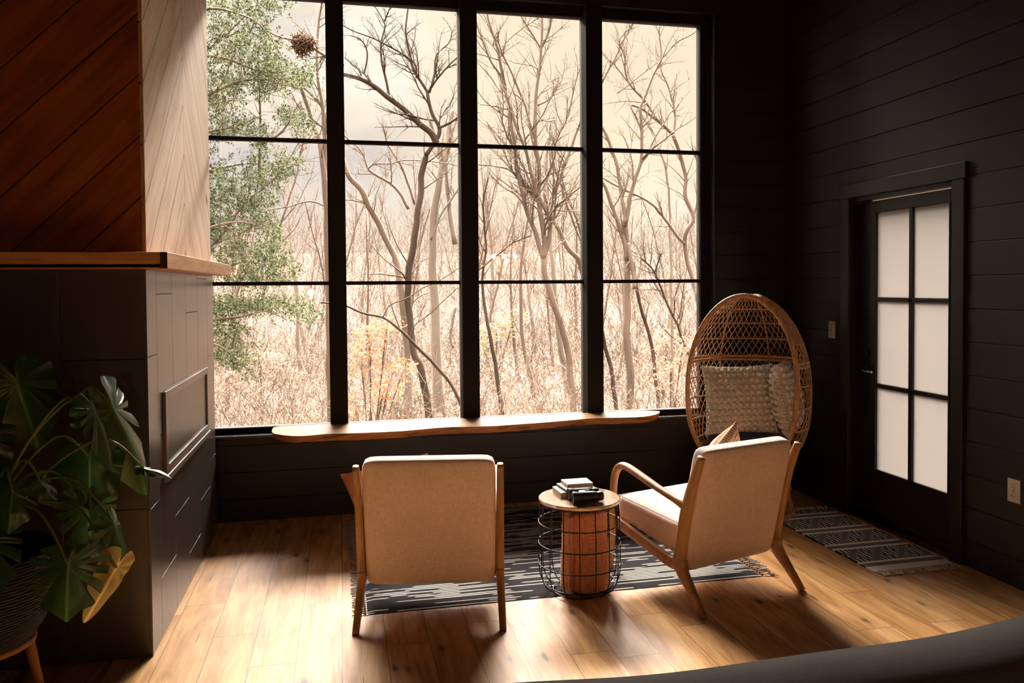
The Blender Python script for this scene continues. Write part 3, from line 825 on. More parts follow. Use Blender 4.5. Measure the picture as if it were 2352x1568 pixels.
def bobble_pillow(name, label, Mx, s=.44):
    t = empty(name, (0, 0, 0), 0, label, 'pillow', 'cream bobble-knit pillows')
    t.matrix_world = Mx
    pillow(s, s, .15, seed=4).build('pillow_body', M['cream'], t, smooth=True)
    mb = MB(); r3 = random.Random(5); N = 11
    for side in (1, -1):
        for i in range(N):
            for j in range(N):
                u = ((i+.5+(j % 2)*.25-.12)/N)*2-1; v = ((j+.5)/N)*2-1
                k = max((1-abs(u)**2.6)*(1-abs(v)**2.6), 0)**.55
                x = u*s/2*(1-.07*(1-v*v)*abs(u)**3); z = v*s/2*(1-.07*(1-u*u)*abs(v)**3)
                mb.sphere((x+r3.uniform(-.002, .002), side*(.075*k+.007), z+r3.uniform(-.002, .002)), .0158*r3.uniform(.88, 1.12), 8, 6, (1.05, .95, .95))
    for i in range(4*22):      # edge knots
        e = i//22; q = ((i % 22)+.5)/22*2-1; a = s/2*(1-.07*(1-q*q))
        x, z = ((q*s/2, a), (q*s/2, -a), (a, q*s/2), (-a, q*s/2))[e]
        mb.sphere((x, r3.uniform(-.008, .008), z), .011, 6, 4)
    mb.build('bobbles', M['cream'], t, smooth=True, kind='stuff')
    mb = MB()
    for cx_, cz_ in ((-1, -1), (1, -1), (-1, 1), (1, 1)):
        for q in range(14):
            a = Vector((cx_*s/2*.95, 0, cz_*s/2*.95)); dr = Vector((cx_+r3.uniform(-.9, .9), r3.uniform(-.9, .9), cz_*.8+r3.uniform(-.9, .9))).normalized()
            b = a+dr*r3.uniform(.015, .032); mb.tube([a, (a+b)/2+Vector((r3.uniform(-.005, .005), 0, r3.uniform(-.005, .005))), b], .003, 4)
    mb.build('corner_tassels', M['cream'], t, smooth=True, kind='stuff')
    return t

# ------------------------------------------------------------------ egg chair
EX, EY = 2.63, 4.76
EROT = math.radians(-51)
egg = empty('egg_chair', (EX, EY, 0), EROT, 'woven rattan egg chair with open front in the corner by the window', 'chair')
ZB, ZT, ZM, RE = .25, 1.452, .78, .396
def er(z):
    if z > ZM: t_ = (z-ZM)/(ZT-ZM); return RE*max(0, 1-t_**2.25)**.56
    t_ = (ZM-z)/(ZM-ZB); return RE*max(0, 1-t_**2.6)**.5*.995
def ep(lam, z, off=0): r = er(z)+off; return Vector((r*math.cos(lam), r*math.sin(lam), z))
PN = Vector((0, -1, .10)).normalized(); PD = .135+.10*.80   # plane n.p = PD (front side cut away), tilt back
def inside(p): return p.dot(PN) <= PD
# rim: intersection of egg and plane
rim = []
def rim_pts():
    L_, R_ = [], []
    zs = [ZB+(ZT-ZB)*(.5-.5*math.cos(math.pi*i/70)) for i in range(71)]
    for z in zs:
        r = er(z); # solve -y*c + z*s = PD -> y
        y = (z*PN.z-PD)/(-PN.y); y = -(PD-z*PN.z)/abs(PN.y)
        if abs(y) < r: xx = math.sqrt(r*r-y*y); R_.append(Vector((xx, y, z))); L_.append(Vector((-xx, y, z)))
    return R_+L_[::-1]
rim = rim_pts()
# resample rim evenly and smooth
def resample(P, n, closed=True):
    P = [Vector(p) for p in P]
    if closed: P = P+[P[0]]
    d_ = [0]
    for a, b in zip(P[:-1], P[1:]): d_.append(d_[-1]+(b-a).length)
    out = []; j = 0
    for i in range(n):
        s_ = d_[-1]*i/(n if closed else n-1)
        while j < len(d_)-2 and d_[j+1] < s_: j += 1
        t_ = (s_-d_[j])/max(1e-9, d_[j+1]-d_[j]); out.append(P[j].lerp(P[j+1], min(1, t_)))
    return out
rim = resample(rim, 90)
for _ in range(4): rim = [(rim[i-1]+rim[i]*2+rim[(i+1) % 90])/4 for i in range(90)]
MB().tube(rim, .0165, 12, closed=True).build('rim', M['rattan'], egg, smooth=True)
mb = MB()
for i in range(0, 90, 2):   # wrapped binding turns
    a = rim[i]; b = rim[(i+1) % 90]; dd = (b-a).normalized(); mb.tube([a, a+dd*.006], .0178, 10)
mb.build('rim_binding', M['rattan'], egg, smooth=True, kind='stuff')
# lattice
mb = MB()
NH = 26; ztop, zbot = 1.44, .27
def strand(f, n=60, r=.0030):
    seg = []
    for i in range(n+1):
        p = f(i/n)
        if p is not None and inside(p): seg.append(p)
        else:
            if len(seg) > 2: mb.tube(seg, r, 5)
            seg = []
    if len(seg) > 2: mb.tube(seg, r, 5)
for h in range(NH*2):
    l0 = h*math.pi/NH
    for s_ in (1, -1):
        strand(lambda t_: ep(l0+s_*(t_-.5)*1.9, zbot+(ztop-zbot)*t_, s_*.002))
for k in range(0, NH):
    pass
mb.build('woven_lattice', M['rattan'], egg, smooth=True)
mb = MB()
def ring(z, r, off=0.0):
    seg = []
    for i in range(121):
        lam = -math.pi/2+2*math.pi*i/120; p = ep(lam, z, off)
        if inside(p): seg.append(p)
        elif len(seg) > 2: mb.tube(seg, r, 8); seg = []
        else: seg = []
    if len(seg) > 2: mb.tube(seg, r, 8)
ring(1.335, .0055); ring(1.235, .0055); ring(1.125, .0055); ring(.86, .005); ring(.72, .005); ring(.58, .005); ring(.46, .006)
mb.build('hoops', M['rattan'], egg, smooth=True)
mb = MB(); ring(1.000, .0105, -.006); ring(.976, .0105, -.006); mb.build('lumbar_band', M['rattan'], egg, smooth=True)
# upright ribs
mb = MB()
for lam in (math.pi/2, math.pi/2-.9, math.pi/2+.9):
    strand(lambda t_: ep(lam, zbot+(ztop-zbot)*t_, -.004), 40, .006)
mb.build('upright_ribs', M['rattan'], egg, smooth=True)
# lower shell extra dense weave and skirt base
mb = MB()
for h in range(60):
    l0 = h*2*math.pi/60
    for s_ in (1, -1):
        P = []
        for i in range(15):
            t_ = i/14; z = .02+.30*t_; r = .285-.035*math.sin(t_*math.pi*.55); a = l0+s_*t_*.45
            P.append((r*math.cos(a), r*math.sin(a), z))
        mb.tube(P, .0036, 5)
mb.build('base_weave', M['rattan'], egg, smooth=True)
mb = MB()
for z, r in ((.016, .286), (.17, .262), (.318, .25)): mb.tube([(r*math.cos(a*math.pi/24), r*math.sin(a*math.pi/24), z) for a in range(48)], .015, 8, closed=True)
mb.build('base_hoops', M['rattan'], egg, smooth=True)
# seat deck
MB().lathe([(.0, .40), (.20, .40), (.235, .42), (.20, .425), (0, .425)], 32).build('seat_deck', M['rattan'], egg)
# navy pad
pad = empty('seat_pad', (EX, EY, 0), EROT, 'round navy seat cushion inside the egg chair', 'cushion')
prof = [(.0, .428), (.20, .428), (.245, .45), (.272, .485), (.275, .515), (.24, .545), (.12, .556), (0, .558)]
mb = MB().lathe(prof, 36, cap=False)
mb.v = [(x, y if y > -.17 else -.17+(y+.17)*.3, z+.006*mnoise.noise(Vector((x*9, y*9, z*4)))) for x, y, z in mb.v]
mb.build('cushion_cover', M['navy'], pad, smooth=True)
Er = Matrix.Translation((EX, EY, 0))@Matrix.Rotation(EROT, 4, 'Z')
bobble_pillow('bobble_pillow', 'cream bobble pillow leaning in the middle of the egg chair, facing the camera',
              Matrix.Translation((2.535, 4.70, .755))@Matrix.Rotation(math.radians(-20), 4, 'Z')@Matrix.Rotation(math.radians(-14), 4, 'X')@Matrix.Rotation(math.radians(-2), 4, 'Y'))
bobble_pillow('bobble_pillow', 'cream bobble pillow seen edge-on against the right side of the egg chair',
              Matrix.Translation((2.81, 4.59, .775))@Matrix.Rotation(math.radians(52), 4, 'Z')@Matrix.Rotation(math.radians(-10), 4, 'X'))

# pillows on the armchairs
t = empty('throw_pillow', (0, 0, 0), 0, 'peach waffle-weave pillow propped behind the right armchair backrest', 'pillow')
mb = pillow(.38, .38, .15, seed=2); mb.build('pillow_cover', M['waffle'], t, smooth=True)
t.matrix_world = ch2.matrix_world
t.matrix_world = Matrix.Translation(ch2.location)@Matrix.Rotation(ch2.rotation_euler.z, 4, 'Z')@Matrix.Translation((.31, .24, .582))@Matrix.Rotation(math.radians(24), 4, 'Z')@Matrix.Rotation(math.radians(12), 4, 'X')@Matrix.Rotation(math.radians(-20), 4, 'Y')
t = empty('throw_pillow', (0, 0, 0), 0, 'terracotta pillow poking out past the left armchair frame', 'pillow')
mb = pillow(.42, .42, .13, seed=8); mb.build('pillow_cover', M['terracotta'], t, smooth=True)
t.matrix_world = Matrix.Translation(ch1.location)@Matrix.Rotation(ch1.rotation_euler.z, 4, 'Z')@Matrix.Translation((.145, .30, .490))@Matrix.Rotation(math.radians(14), 4, 'X')@Matrix.Rotation(math.radians(-14), 4, 'Y')

# ------------------------------------------------------------------ basket side table
TX, TY, TZ = 1.125, 3.675, .470
tb = empty('side_table', (TX, TY, .0075), 0, 'round wood-topped black wire basket table between the two armchairs', 'side table')
mt, t_, b_ = mat('table top oak', rough=.2, spec=1.0); b_.inputs['IOR'].default_value = 1.9; b_.inputs['Coat Weight'].default_value = .8
xx, yy, zz = t_.sep(t_.coord()); c_, f_ = wood_color(t_, t_.m('SUBTRACT', yy, xx), t_.m('ADD', yy, xx), .37, (.30, .13, .05), (.48, .25, .105), (.58, .34, .16), 1.2, 0.0)
t_.put(b_.inputs['Base Color'], c_)
TL = TZ-.0075
MB().lathe([(0, TL-.018), (.192, TL-.018), (.2, TL-.014), (.2, TL-.003), (.197, TL), (0, TL)], 72, cap=False).build('table_top', mt, tb)
RBk = lambda z: .1985 if z > .12 else (.130+.0685*math.sqrt(max(0, 1-((.12-z)/.112)**2)))
mb = MB()
for k in range(16):
    a = 2*math.pi*k/16+.1; P = [(.02*math.cos(a), .02*math.sin(a), .0085)]
    for z in [.0085, .012, .02, .035, .06, .09, .12, .2, .3, .38, .452]:
        r = RBk(z); z = min(z, .443); sh = 1.0-.04*max(0, (z-.3))/.15; P.append((r*sh*math.cos(a), r*sh*math.sin(a), z))
    if k % 8: P = P[1:]
    mb.tube(P, .0028, 6)
mb.build('uprights', M['black_metal'], tb, smooth=True)
mb = MB()
for z, r in ((.0075, .130), (.045, .176), (.145, .2015), (.245, .2015), (.345, .2005), (.441, .193)):
    mb.tube([(r*math.cos(a*math.pi/32), r*math.sin(a*math.pi/32), z) for a in range(64)], .0030, 6, closed=True)
mb.tube([(-.13, 0, .0085), (.13, 0, .0085)], .003, 6); mb.tube([(0, -.13, .0085), (0, .13, .0085)], .003, 6)
mb.build('wire_rings', M['black_metal'], tb, smooth=True)
# rolled fleece blanket
bl = empty('rolled_blanket', (TX+.033, TY-.01, .0075), math.radians(12), 'rust-orange fleece blanket rolled upright inside the wire basket table', 'blanket')
def spiral_strip(turns, a0, growth, thick, sx, sy, z0, z1, seed):
    mb = MB(); n = int(turns*26); m_ = 12
    rings = []
    for i in range(n+1):
        th = i/26*2*math.pi; r = a0+growth*th/(2*math.pi)
        for j in range(m_+1):
            z = z0+(z1-z0)*j/m_
            bul = 1-.035*math.sin(j/m_*math.pi*1.15)+.13*mnoise.noise(Vector((math.cos(th)*1.3, math.sin(th)*1.3+seed, z*7)))+.07*(1-j/m_)**2
            zz = z+(.012*math.sin(th*1.7+seed) if j == m_ else 0)
            for q in (0, 1):
                rr = (r-q*thick)*bul; mb.v.append((rr*sx*math.cos(th), rr*sy*math.sin(th), zz-(0.0 if 0 < j < m_ else 0)))
    st = (m_+1)*2
    for i in range(n):
        for j in range(m_):
            a = i*st+j*2; mb.f.append((a, a+st, a+st+2, a+2)); mb.f.append((a+1, a+3, a+st+3, a+st+1))
        a = i*st+m_*2; mb.f.append((a, a+st, a+st+1, a+1)); a = i*st; mb.f.append((a, a+1, a+st+1, a+st))
    for i in (0, n):
        for j in range(m_):
            a = i*st+j*2; mb.f.append((a, a+2, a+3, a+1) if i else (a, a+1, a+3, a+2))
    return mb
mb = spiral_strip(2.6, .048, .033, .030, 1.0, .80, .013, .392, 2)
mb.build('roll', M['fleece'], bl, smooth=True, sub=1)
mb = MB().tube([(-.10, .0, .40), (-.118, .01, .33), (-.122, 0, .25), (-.115, .0, .19)], [(.02, .008), (.022, .010), (.02, .010), (.012, .006)], 10, lat=(0, 1, 0))
mb.build('loose_fold', M['fleece'], bl, smooth=True)
MB().box(-.150, -.118, -.052, -.050, .02, .05).build('care_tag', M['white_plastic'], bl, label='small white care tag')

# books and binoculars
def rect_book(name, label, z0, z1, nl, nr, bl_, m_cov, m_page, board=.0022, inset=.003):
    """nl near-left, nr near-right, bl_ back-left pixel corners of the top face at z1"""
    A, B, D = [Vector(atz(*p, z1)) for p in (nl, nr, bl_)]
    ux = (B-A); Wd = ux.length; ux.normalize(); dv = D-A; uy = Vector((-ux.y, ux.x, 0)); Dp = dv.dot(uy)
    rz = math.atan2(ux.y, ux.x)
    t = empty(name, (A.x, A.y, z0), rz, label, 'book', 'books stacked on the side table')
    h = z1-z0
    mb = MB().box(0, Wd, 0, Dp, 0, board); mb.box(0, Wd, 0, Dp, h-board, h); mb.box(0, Wd, Dp-.003, Dp, board, h-board)
    mb.build('cover', m_cov, t, bevel=.0006)
    MB().box(inset, Wd-inset, inset, Dp-.003, board, h-board).build('pages', m_page, t)
    return t
paper = mat('paper pages', (.66, .55, .46), .85, .1)[0]
cov1 = mat('white book cover', (.78, .76, .72), .4, .4)[0]; cov2 = mat('pale sage book cover', (.50, .52, .44), .5, .4)[0]; pg2 = mat('olive page edges', (.16, .13, .06), .8, .1)[0]
mtz, t_, b_ = mat('terrazzo pattern', rough=.45, spec=.4)
vo = t_.new('ShaderNodeTexVoronoi'); t_.put(vo.inputs['Vector'], t_.coord()); vo.inputs['Scale'].default_value = 95
sel = t_.m('MULTIPLY', t_.m('GREATER_THAN', t_.sep(vo.outputs['Color'])[0], .45), t_.m('LESS_THAN', vo.outputs['Distance'], .36))
t_.put(b_.inputs['Base Color'], t_.mix(sel, (.72, .60, .52), (.035, .015, .015)))
rect_book('book', 'thick white hardback at the bottom of the stack on the basket table', TZ+.0003, TZ+.0265, (1287.5, 1131.5), (1375, 1125), (1272, 1116), cov1, paper)
rect_book('book', 'pale grey-green book in the middle of the stack on the basket table', TZ+.0267, TZ+.042, (1300, 1124), (1366.5, 1118), (1283, 1109), cov2, pg2)
tb3 = rect_book('book', 'small terrazzo-patterned box book on top of the stack on the basket table', TZ+.0422, TZ+.063, (1302.8, 1112), (1362, 1108), (1290, 1100.4), cov1, mtz, board=.001, inset=.0003)
bn = empty('binoculars', (0, 0, 0), 0, 'black binoculars lying beside the books on the basket table', 'binoculars')
A = Vector(atz(1317, 1160, TZ+.001)); B = Vector(atz(1386, 1155, TZ+.001)); ux = (B-A).normalized()
bn.location = (A.x+.003, A.y+.028, TZ+.029); bn.rotation_euler.z = math.atan2(ux.y, ux.x)
rub = mat('black rubber', (.013, .012, .012), .42, .5)[0]; lens = mat('lens glass', (.10, .06, .04), .08, .8)[0]
RY = Matrix.Rotation(math.pi/2, 4, 'Y')
for k, yy in enumerate((0, .068)):
    Mx = Matrix.Translation((0, yy, 0))@RY
    bo = MB().lathe([(.0, .004), (.0225, .004), (.0235, 0), (.0275, 0), (.028, .004), (.028, .016), (.0265, .019), (.0262, .06), (.0255, .10), (.0235, .118), (.021, .122), (.021, .126), (.0225, .128), (.0225, .148), (.020, .152), (0, .152)], 32, Mx).build('barrel', rub, bn, smooth=True)
    MB().lathe([(0, .0045), (.0222, .0045), (.0222, .0055), (0, .0055)], 24, Mx).build('objective_lens', lens, bo)
mb = MB().box(.045, .095, .012, .056, .0, .020)
mb.build('bridge', rub, bn, bevel=.005)
MB().lathe([(0, 0), (.011, 0), (.011, .02), (0, .02)], 20, Matrix.Translation((.075, .034, .014))@RY).build('focus_wheel', M['black_metal'], bn)

# ------------------------------------------------------------------ rugs
rug = empty('area_rug', (0, 0, 0), 0, 'charcoal and white striped flatweave rug with fringed ends under the armchairs', 'rug')
A = Vector(atz(845, 1413, 0)); B = Vector(atz(1745, 1321, 0)); ang = math.atan2((B-A).y, (B-A).x); Lr = (B-A).length; Wr = 1.56
rug.location = (A.x, A.y, 0); rug.rotation_euler.z = ang*.6
nx_, ny_ = 60, 40; vs = []; fs = []
def rug_z(x, y): return .004+.0016*mnoise.noise(Vector((x*3, y*3, 0)))
for side in (0, 1):
    for j in range(ny_+1):
        for i in range(nx_+1):
            x, y = Lr*i/nx_, Wr*j/ny_
            e = .006*mnoise.noise(Vector((x*4, 7.1, 0)))*(1-j/ny_)
            vs.append((x, y+e, ((rug_z(x, y)+.003) if 0 < i < nx_ and 0 < j < ny_ else .0022) if side else .0006))
st = (nx_+1)*(ny_+1)
for j in range(ny_):
    for i in range(nx_):
        a = j*(nx_+1)+i; fs.append((a+st, a+st+1, a+st+nx_+2, a+st+nx_+1)); fs.append((a, a+nx_+1, a+nx_+2, a+1))
for i in range(nx_):
    fs.append((i, i+1, i+1+st, i+st)); a = ny_*(nx_+1)+i; fs.append((a+1, a, a+st, a+1+st))
for j in range(ny_):
    a = j*(nx_+1); fs.append((a+nx_+1, a, a+st, a+nx_+1+st)); a += nx_; fs.append((a, a+nx_+1, a+nx_+1+st, a+st))
MB().add(vs, fs).build('rug_field', M['rug'], rug)
def fringe(n, r4, f, L0, L1, strands, rad):
    mb = MB()
    for i in range(n):
        base, out = f((i+.5)/n); dev = r4.uniform(-.7, .7); k0 = Vector((base[0], base[1], .006))
        side = Vector((-out[1], out[0], 0)); o_ = Vector((out[0], out[1], 0))
        knot = k0+o_*.012; mb.sphere(knot, rad*3.0, 6, 5)
        for q in range(strands):
            L_ = r4.uniform(L0, L1); d1 = (o_+side*(dev+r4.uniform(-.35, .35))*.6).normalized(); d2 = (o_+side*(dev+r4.uniform(-.6, .6))).normalized()
            p1 = knot+d1*L_*.45+Vector((0, 0, r4.uniform(.000, .006))); p2 = p1+d2*L_*.55; p2.z = rad+.0008+r4.uniform(0, .003)
            mb.tube([k0, knot, p1, p2], rad, 4)
    return mb
r4 = random.Random(11)
fringe(62, r4, lambda t_: ((0, Wr*t_), (-1, 0)), .03, .062, 5, .0022).build('fringe', M['fringe_grey'], rug, kind='stuff')
fringe(62, r4, lambda t_: ((Lr, Wr*t_), (1, 0)), .045, .085, 5, .0022).build('fringe', M['fringe_grey'], rug, kind='stuff')
run = empty('runner_rug', (0, 0, 0), 0, 'cream and black geometric runner with tassels in front of the door', 'rug')
A = Vector((2.69, 3.565, 0)); B = Vector((3.18, 3.575, 0)); ang = math.atan2((B-A).y, (B-A).x); Wn = (B-A).length; Ln = 1.09
run.location = (A.x, A.y, 0); run.rotation_euler.z = ang*.5
mb = MB(); nn = 30; vs = []; fs = []
for side in (0, 1):
    for j in range(nn+1):
        for i in range(13):
            x, y = Wn*i/12, Ln*j/nn; vs.append((x, y, (.0065+.0015*mnoise.noise(Vector((x*5, y*5, 2)))) if side else .0006))
st = 13*(nn+1)
for j in range(nn):
    for i in range(12):
        a = j*13+i; fs.append((a+st, a+st+1, a+st+14, a+st+13)); fs.append((a, a+13, a+14, a+1))
for i in range(12):
    fs.append((i, i+1, i+1+st, i+st)); a = nn*13+i; fs.append((a+1, a, a+st, a+1+st))
for j in range(nn):
    a = j*13; fs.append((a+13, a, a+st, a+13+st)); a += 12; fs.append((a, a+13, a+13+st, a+st))
MB().add(vs, fs).build('runner_field', M['runner'], run)
fringe(20, r4, lambda t_: ((Wn*t_, 0), (0, -1)), .030, .055, 9, .0028).build('fringe', M['fringe_cream'], run, kind='stuff')
fringe(17, r4, lambda t_: ((Wn*t_, Ln), (0, 1)), .030, .055, 7, .0024).build('fringe', M['fringe_cream'], run, kind='stuff')

# ------------------------------------------------------------------ sofa in the foreground
so = empty('sofa', (1.3, .987, 0), math.radians(1.9), 'grey velvet sofa back across the bottom right corner', 'sofa')
mb = MB(); prof = []
def sofa_back():
    mb = MB(); n = 60; m_ = 24
    x0, x1 = -1.35, 1.55
    for i in range(n+1):
        t_ = i/n; x = x0+(x1-x0)*t_
        zt = .822+.004*(x-.3)+.012*math.sin((x+1.3)*4.3+.6)+.005*math.sin((x+1.3)*9.1)-.02*max(0, abs(t_-.5)*2-.9)*10
        yf = .425+.008*math.sin((x+1.3)*4.3+2.0)
        for j in range(m_):
            a = 2*math.pi*j/m_; cy, cz = math.cos(a), math.sin(a)
            cy = math.copysign(abs(cy)**.62, cy); cz = math.copysign(abs(cz)**.75, cz)
            hh = (zt-.18)/2; hy = .135 if cz < .6 else .135
            mb.v.append((x, yf-hy+hy*cy-.0*cz, .18+hh+hh*cz))
    for i in range(n):
        for j in range(m_): mb.f.append((i*m_+j, i*m_+(j+1) % m_, (i+1)*m_+(j+1) % m_, (i+1)*m_+j))
    mb.f.append(tuple(range(m_-1, -1, -1))); mb.f.append(tuple(n*m_+j for j in range(m_)))
    return mb
sofa_back().build('backrest', M['sofa'], so, smooth=True)
MB().box(-1.35, 1.55, -.50, .20, .14, .42).build('seat', M['sofa'], so, bevel=.05)
MB().box(-1.50, -1.32, -.50, .42, .14, .60).build('armrest', M['sofa'], so, bevel=.06)
MB().box(1.52, 1.70, -.50, .42, .14, .60).build('armrest', M['sofa'], so, bevel=.06)
for x in (-1.4, 1.6):
    for y in (-.42, .34): MB().tube([(x, y, 0), (x, y, .15)], [.016, .024], 12).build('leg', M['legwood'], so, smooth=True)

# ------------------------------------------------------------------ monstera
PXX, PYY = -1.235, 3.02
pt = empty('plant_stand_pot', (PXX, PYY, 0), .35, 'black woven planter basket on splayed wooden legs at the lower left', 'planter')
mb = MB(); nr = 30
Rp = lambda z: .150+.085*math.sin(min(1, (z-.285)/.20)*math.pi/2)
for i in range(nr):
    z = .29+i*.0105; mb.tube([(Rp(z)*(1+.012*math.cos(k*math.pi*2/3+(i % 2)*math.pi))*math.cos(k*math.pi/36), Rp(z)*(1+.012*math.cos(k*math.pi*2/3+(i % 2)*math.pi))*math.sin(k*math.pi/36), z) for k in range(72)], .0058, 5, closed=True)
mb.build('woven_basket', M['pot'], pt, smooth=True)
MB().lathe([(0, .286), (.145, .286), (.150, .29), (.225, .49), (.225, .595), (.215, .595), (.215, .56), (0, .555)], 40, cap=False).build('liner', M['pot'], pt)
MB().lathe([(0, .56), (.213, .56), (.213, .57), (0, .575)], 32, cap=False).build('soil', M['soil'], pt)
for k in range(4):
    a = k*math.pi/2+.1; c_, s_ = math.cos(a), math.sin(a)
    MB().tube([(.125*c_, .125*s_, .335), (.185*c_, .185*s_, 0)], [.021, .0135], 14).build('leg', M['legwood'], pt, smooth=True)
MB().tube([(.155*math.cos(k*math.pi/20), .155*math.sin(k*math.pi/20), .277) for k in range(40)], .012, 8, closed=True).build('support_ring', M['legwood'], pt, smooth=True)

def mon_leaf(mb, J, T, wid, nrm, seed, fold=.25, droop=.25, cuts=4, cutd=.62, heart=.25):
    """leaf with petiole joint J and tip T; wid = full width / length"""
    J, T = Vector(J), Vector(T); L_ = (T-J).length; ux = (T-J).normalized(); nz = Vector(nrm); nz = (nz-nz.dot(ux)*ux).normalized(); uy = nz.cross(ux)
    r5 = random.Random(seed); NA, NR = 144, 9
    ca = [[], []]
    for s_ in (0, 1):
        for k in range(cuts): ca[s_].append((.42+(k+.5+r5.uniform(-.18, .18))*(2.15-.42)/cuts, r5.uniform(.6, .95)))
    vs = []; uv = []; fs = []
    for i in range(NA):
        th = -math.pi+2*math.pi*i/NA; a = abs(th); s_ = 0 if th > 0 else 1
        # outline radius from joint: heart leaf
        w2 = wid*.5
        ex = math.cos(a)*(1.0 if a < math.pi/2 else heart*1.3); ey = math.sin(a)
        # superellipse-like heart
        rr = 1/math.sqrt((math.cos(a)/(1.0 if a < math.pi/2 else .34))**2+(math.sin(a)/(w2*1.0))**2)
        rr *= (1+.18*math.exp(-((a-2.1)/.5)**2)); rr *= 1-.75*math.exp(-((a-math.pi)/.16)**2)
        if a < .5: rr *= 1-.10*math.sin(a/.5*math.pi)
        rc = rr
        for (c0, dp) in ca[s_]:
            q = abs(a-c0)/.085
            if q < 1: rc = min(rc, rr*(1-cutd*dp*(1-q**3)))
        for j in range(NR+1):
            f = j/NR; r = rc*f
            x, y = r*math.cos(th), r*math.sin(th)
            z = -fold*abs(y)*.9+fold*.2-droop*(x*x)*.6-.35*droop*y*y*4+.02*math.sin(a*9+seed)*f*f+.03*mnoise.noise(Vector((x*3, y*3, seed)))
            p = J+(ux*x+uy*y+nz*(z-fold*.2))*L_
            vs.append(p); uv.append((.5+x*.5, .5+y*.5))
    for i in range(NA):
        i2 = (i+1) % NA
        for j in range(NR): a = i*(NR+1)+j; b = i2*(NR+1)+j; fs.append((a, a+1, b+1, b))
    off = len(mb.v); mb.add(vs, fs)
    if mb.uv is None: mb.uv = []
    mb.uv += uv
plant = empty('monstera_plant', (PXX, PYY, .56), 0, 'monstera with split glossy leaves growing in the black basket', 'potted plant')
def pl(mb): mb.v = [(x-PXX, y-PYY, z-.56) for x, y, z in mb.v]; return mb
camd = Vector((0, 0, 1.5))
# (joint px, joint Y, tip px, tip Y, width, normal, cuts, seed, fold, droop, dry)
LV = [
 ((262, 940), 3.02, (372, 1130), 3.10, .66, (.6, -.5, .55), 4, 1, .30, .35, 0),
 ((218, 940), 2.95, (285, 1078), 2.98, .62, (.85, -.25, .5), 4, 2, .22, .30, 0),
 ((206, 1052), 2.98, (205, 1172), 2.92, 1.15, (.1, -1, .35), 0, 3, .12, .2, 0),
 ((264, 1206), 2.90, (306, 1302), 2.92, 1.0, (.85, -.30, .45), 3, 4, .25, .35, 0),
 ((157, 1297), 2.78, (148, 1432), 2.74, 1.25, (.1, -1, .45), 4, 5, .16, .2, 0),
 ((200, 1165), 2.95, (215, 1300), 2.98, .85, (.2, -.7, .5), 4, 6, .25, .2, 0),
 ((268, 1303), 2.84, (196, 1436), 2.80, .52, (.6, -.8, .2), 0, 7, .55, .2, 1),
 ((40, 880), 3.02, (95, 1040), 3.02, .95, (.4, -.8, .3), 4, 8, .2, .25, 0),
 ((28, 1130), 2.86, (18, 1225), 2.80, 1.1, (.2, -.8, .6), 3, 9, .2, .2, 0),
 ((95, 1110), 2.95, (140, 1160), 2.98, .9, (.3, -.5, .8), 2, 10, .2, .2, 0),
 ((330, 1075), 2.98, (398, 1088), 2.98, .5, (.2, -.3, 1), 2, 11, .3, .3, 0),
 ((-60, 1000), 2.95, (-40, 1150), 2.9, 1.0, (.2, -.9, .5), 4, 12, .2, .2, 0),
 ((-40, 1240), 2.80, (-20, 1380), 2.7, 1.0, (.1, -.9, .5), 4, 13, .2, .2, 0),
]
crown = Vector((PXX, PYY, .57))
for (j, jy, t_, ty, wd, nr_, cu, sd, fo, dr, dry) in LV:
    J = Vector(at(*j, jy)); T = Vector(at(*t_, ty))
    mb = MB(); mon_leaf(mb, J, T, wd*1.0, nr_, sd, fo, dr, cu)
    lf = pl(mb).build('leaf', M['leaf_dry'] if dry else M['leaf'], plant, smooth=True, label='yellowing folded leaf' if dry else None)
    base = crown+Vector((rnd.uniform(-.06, .06), rnd.uniform(-.06, .06), 0)); mid = (base+J)/2+Vector((0, 0, .10+.25*abs(J.x-base.x)))
    md = smooth_path([base, base.lerp(mid, .6)+Vector((0, 0, .05)), mid.lerp(J, .45)+Vector((0, 0, .07)), J], 6)
    mb = MB().tube(md, lerp_list([.0065, .0055, .005, .004], 6), 8); pl(mb).build('petiole', M['stem'], lf if False else plant, smooth=True)

# ------------------------------------------------------------------ lamps of the room behind the camera
bulbm = bpy.data.materials.new('warm bulb'); bulbm.use_nodes = True; t_ = NT(bulbm.node_tree); t_.n.clear()
em = t_.new('ShaderNodeEmission'); em.inputs[0].default_value = (1, .62, .30, 1); em.inputs[1].default_value = 40; t_.l.new(em.outputs[0], t_.new('ShaderNodeOutputMaterial').inputs[0])
def lamp_light(name, loc, power, rad, parent):
    ld = bpy.data.lights.new(name, 'POINT'); ld.energy = power; ld.color = (1, .60, .32); ld.shadow_soft_size = rad
    lo = bpy.data.objects.new(name, ld); C.objects.link(lo); lo.parent = parent; lo.location = loc; return lo
sc3 = empty('wall_sconce', (2.86, YF+.12, 2.12), 0, 'three-bulb brass wall lamp on the wall behind the camera', 'wall lamp')
MB().box(-.32, .32, -.12, -.09, -.03, .03).build('back_plate', M['dark_steel'], sc3, bevel=.005)
for k in (-1, 0, 1):
    MB().tube([(k*.2, -.10, 0), (k*.2, -.02, 0), (k*.2, 0, -.03)], .008, 8).build('arm', M['dark_steel'], sc3, smooth=True)
    MB().sphere((k*.2, 0, -.07), .022, 16, 10).build('bulb', bulbm, sc3, smooth=True)
    lamp_light('bulb_light', (k*.2, .05, -.07), 14, .04, sc3)
fl = empty('floor_lamp', (-.46, -1.5, 0), 0, 'slim floor lamp with a bare warm bulb behind the camera', 'lamp')
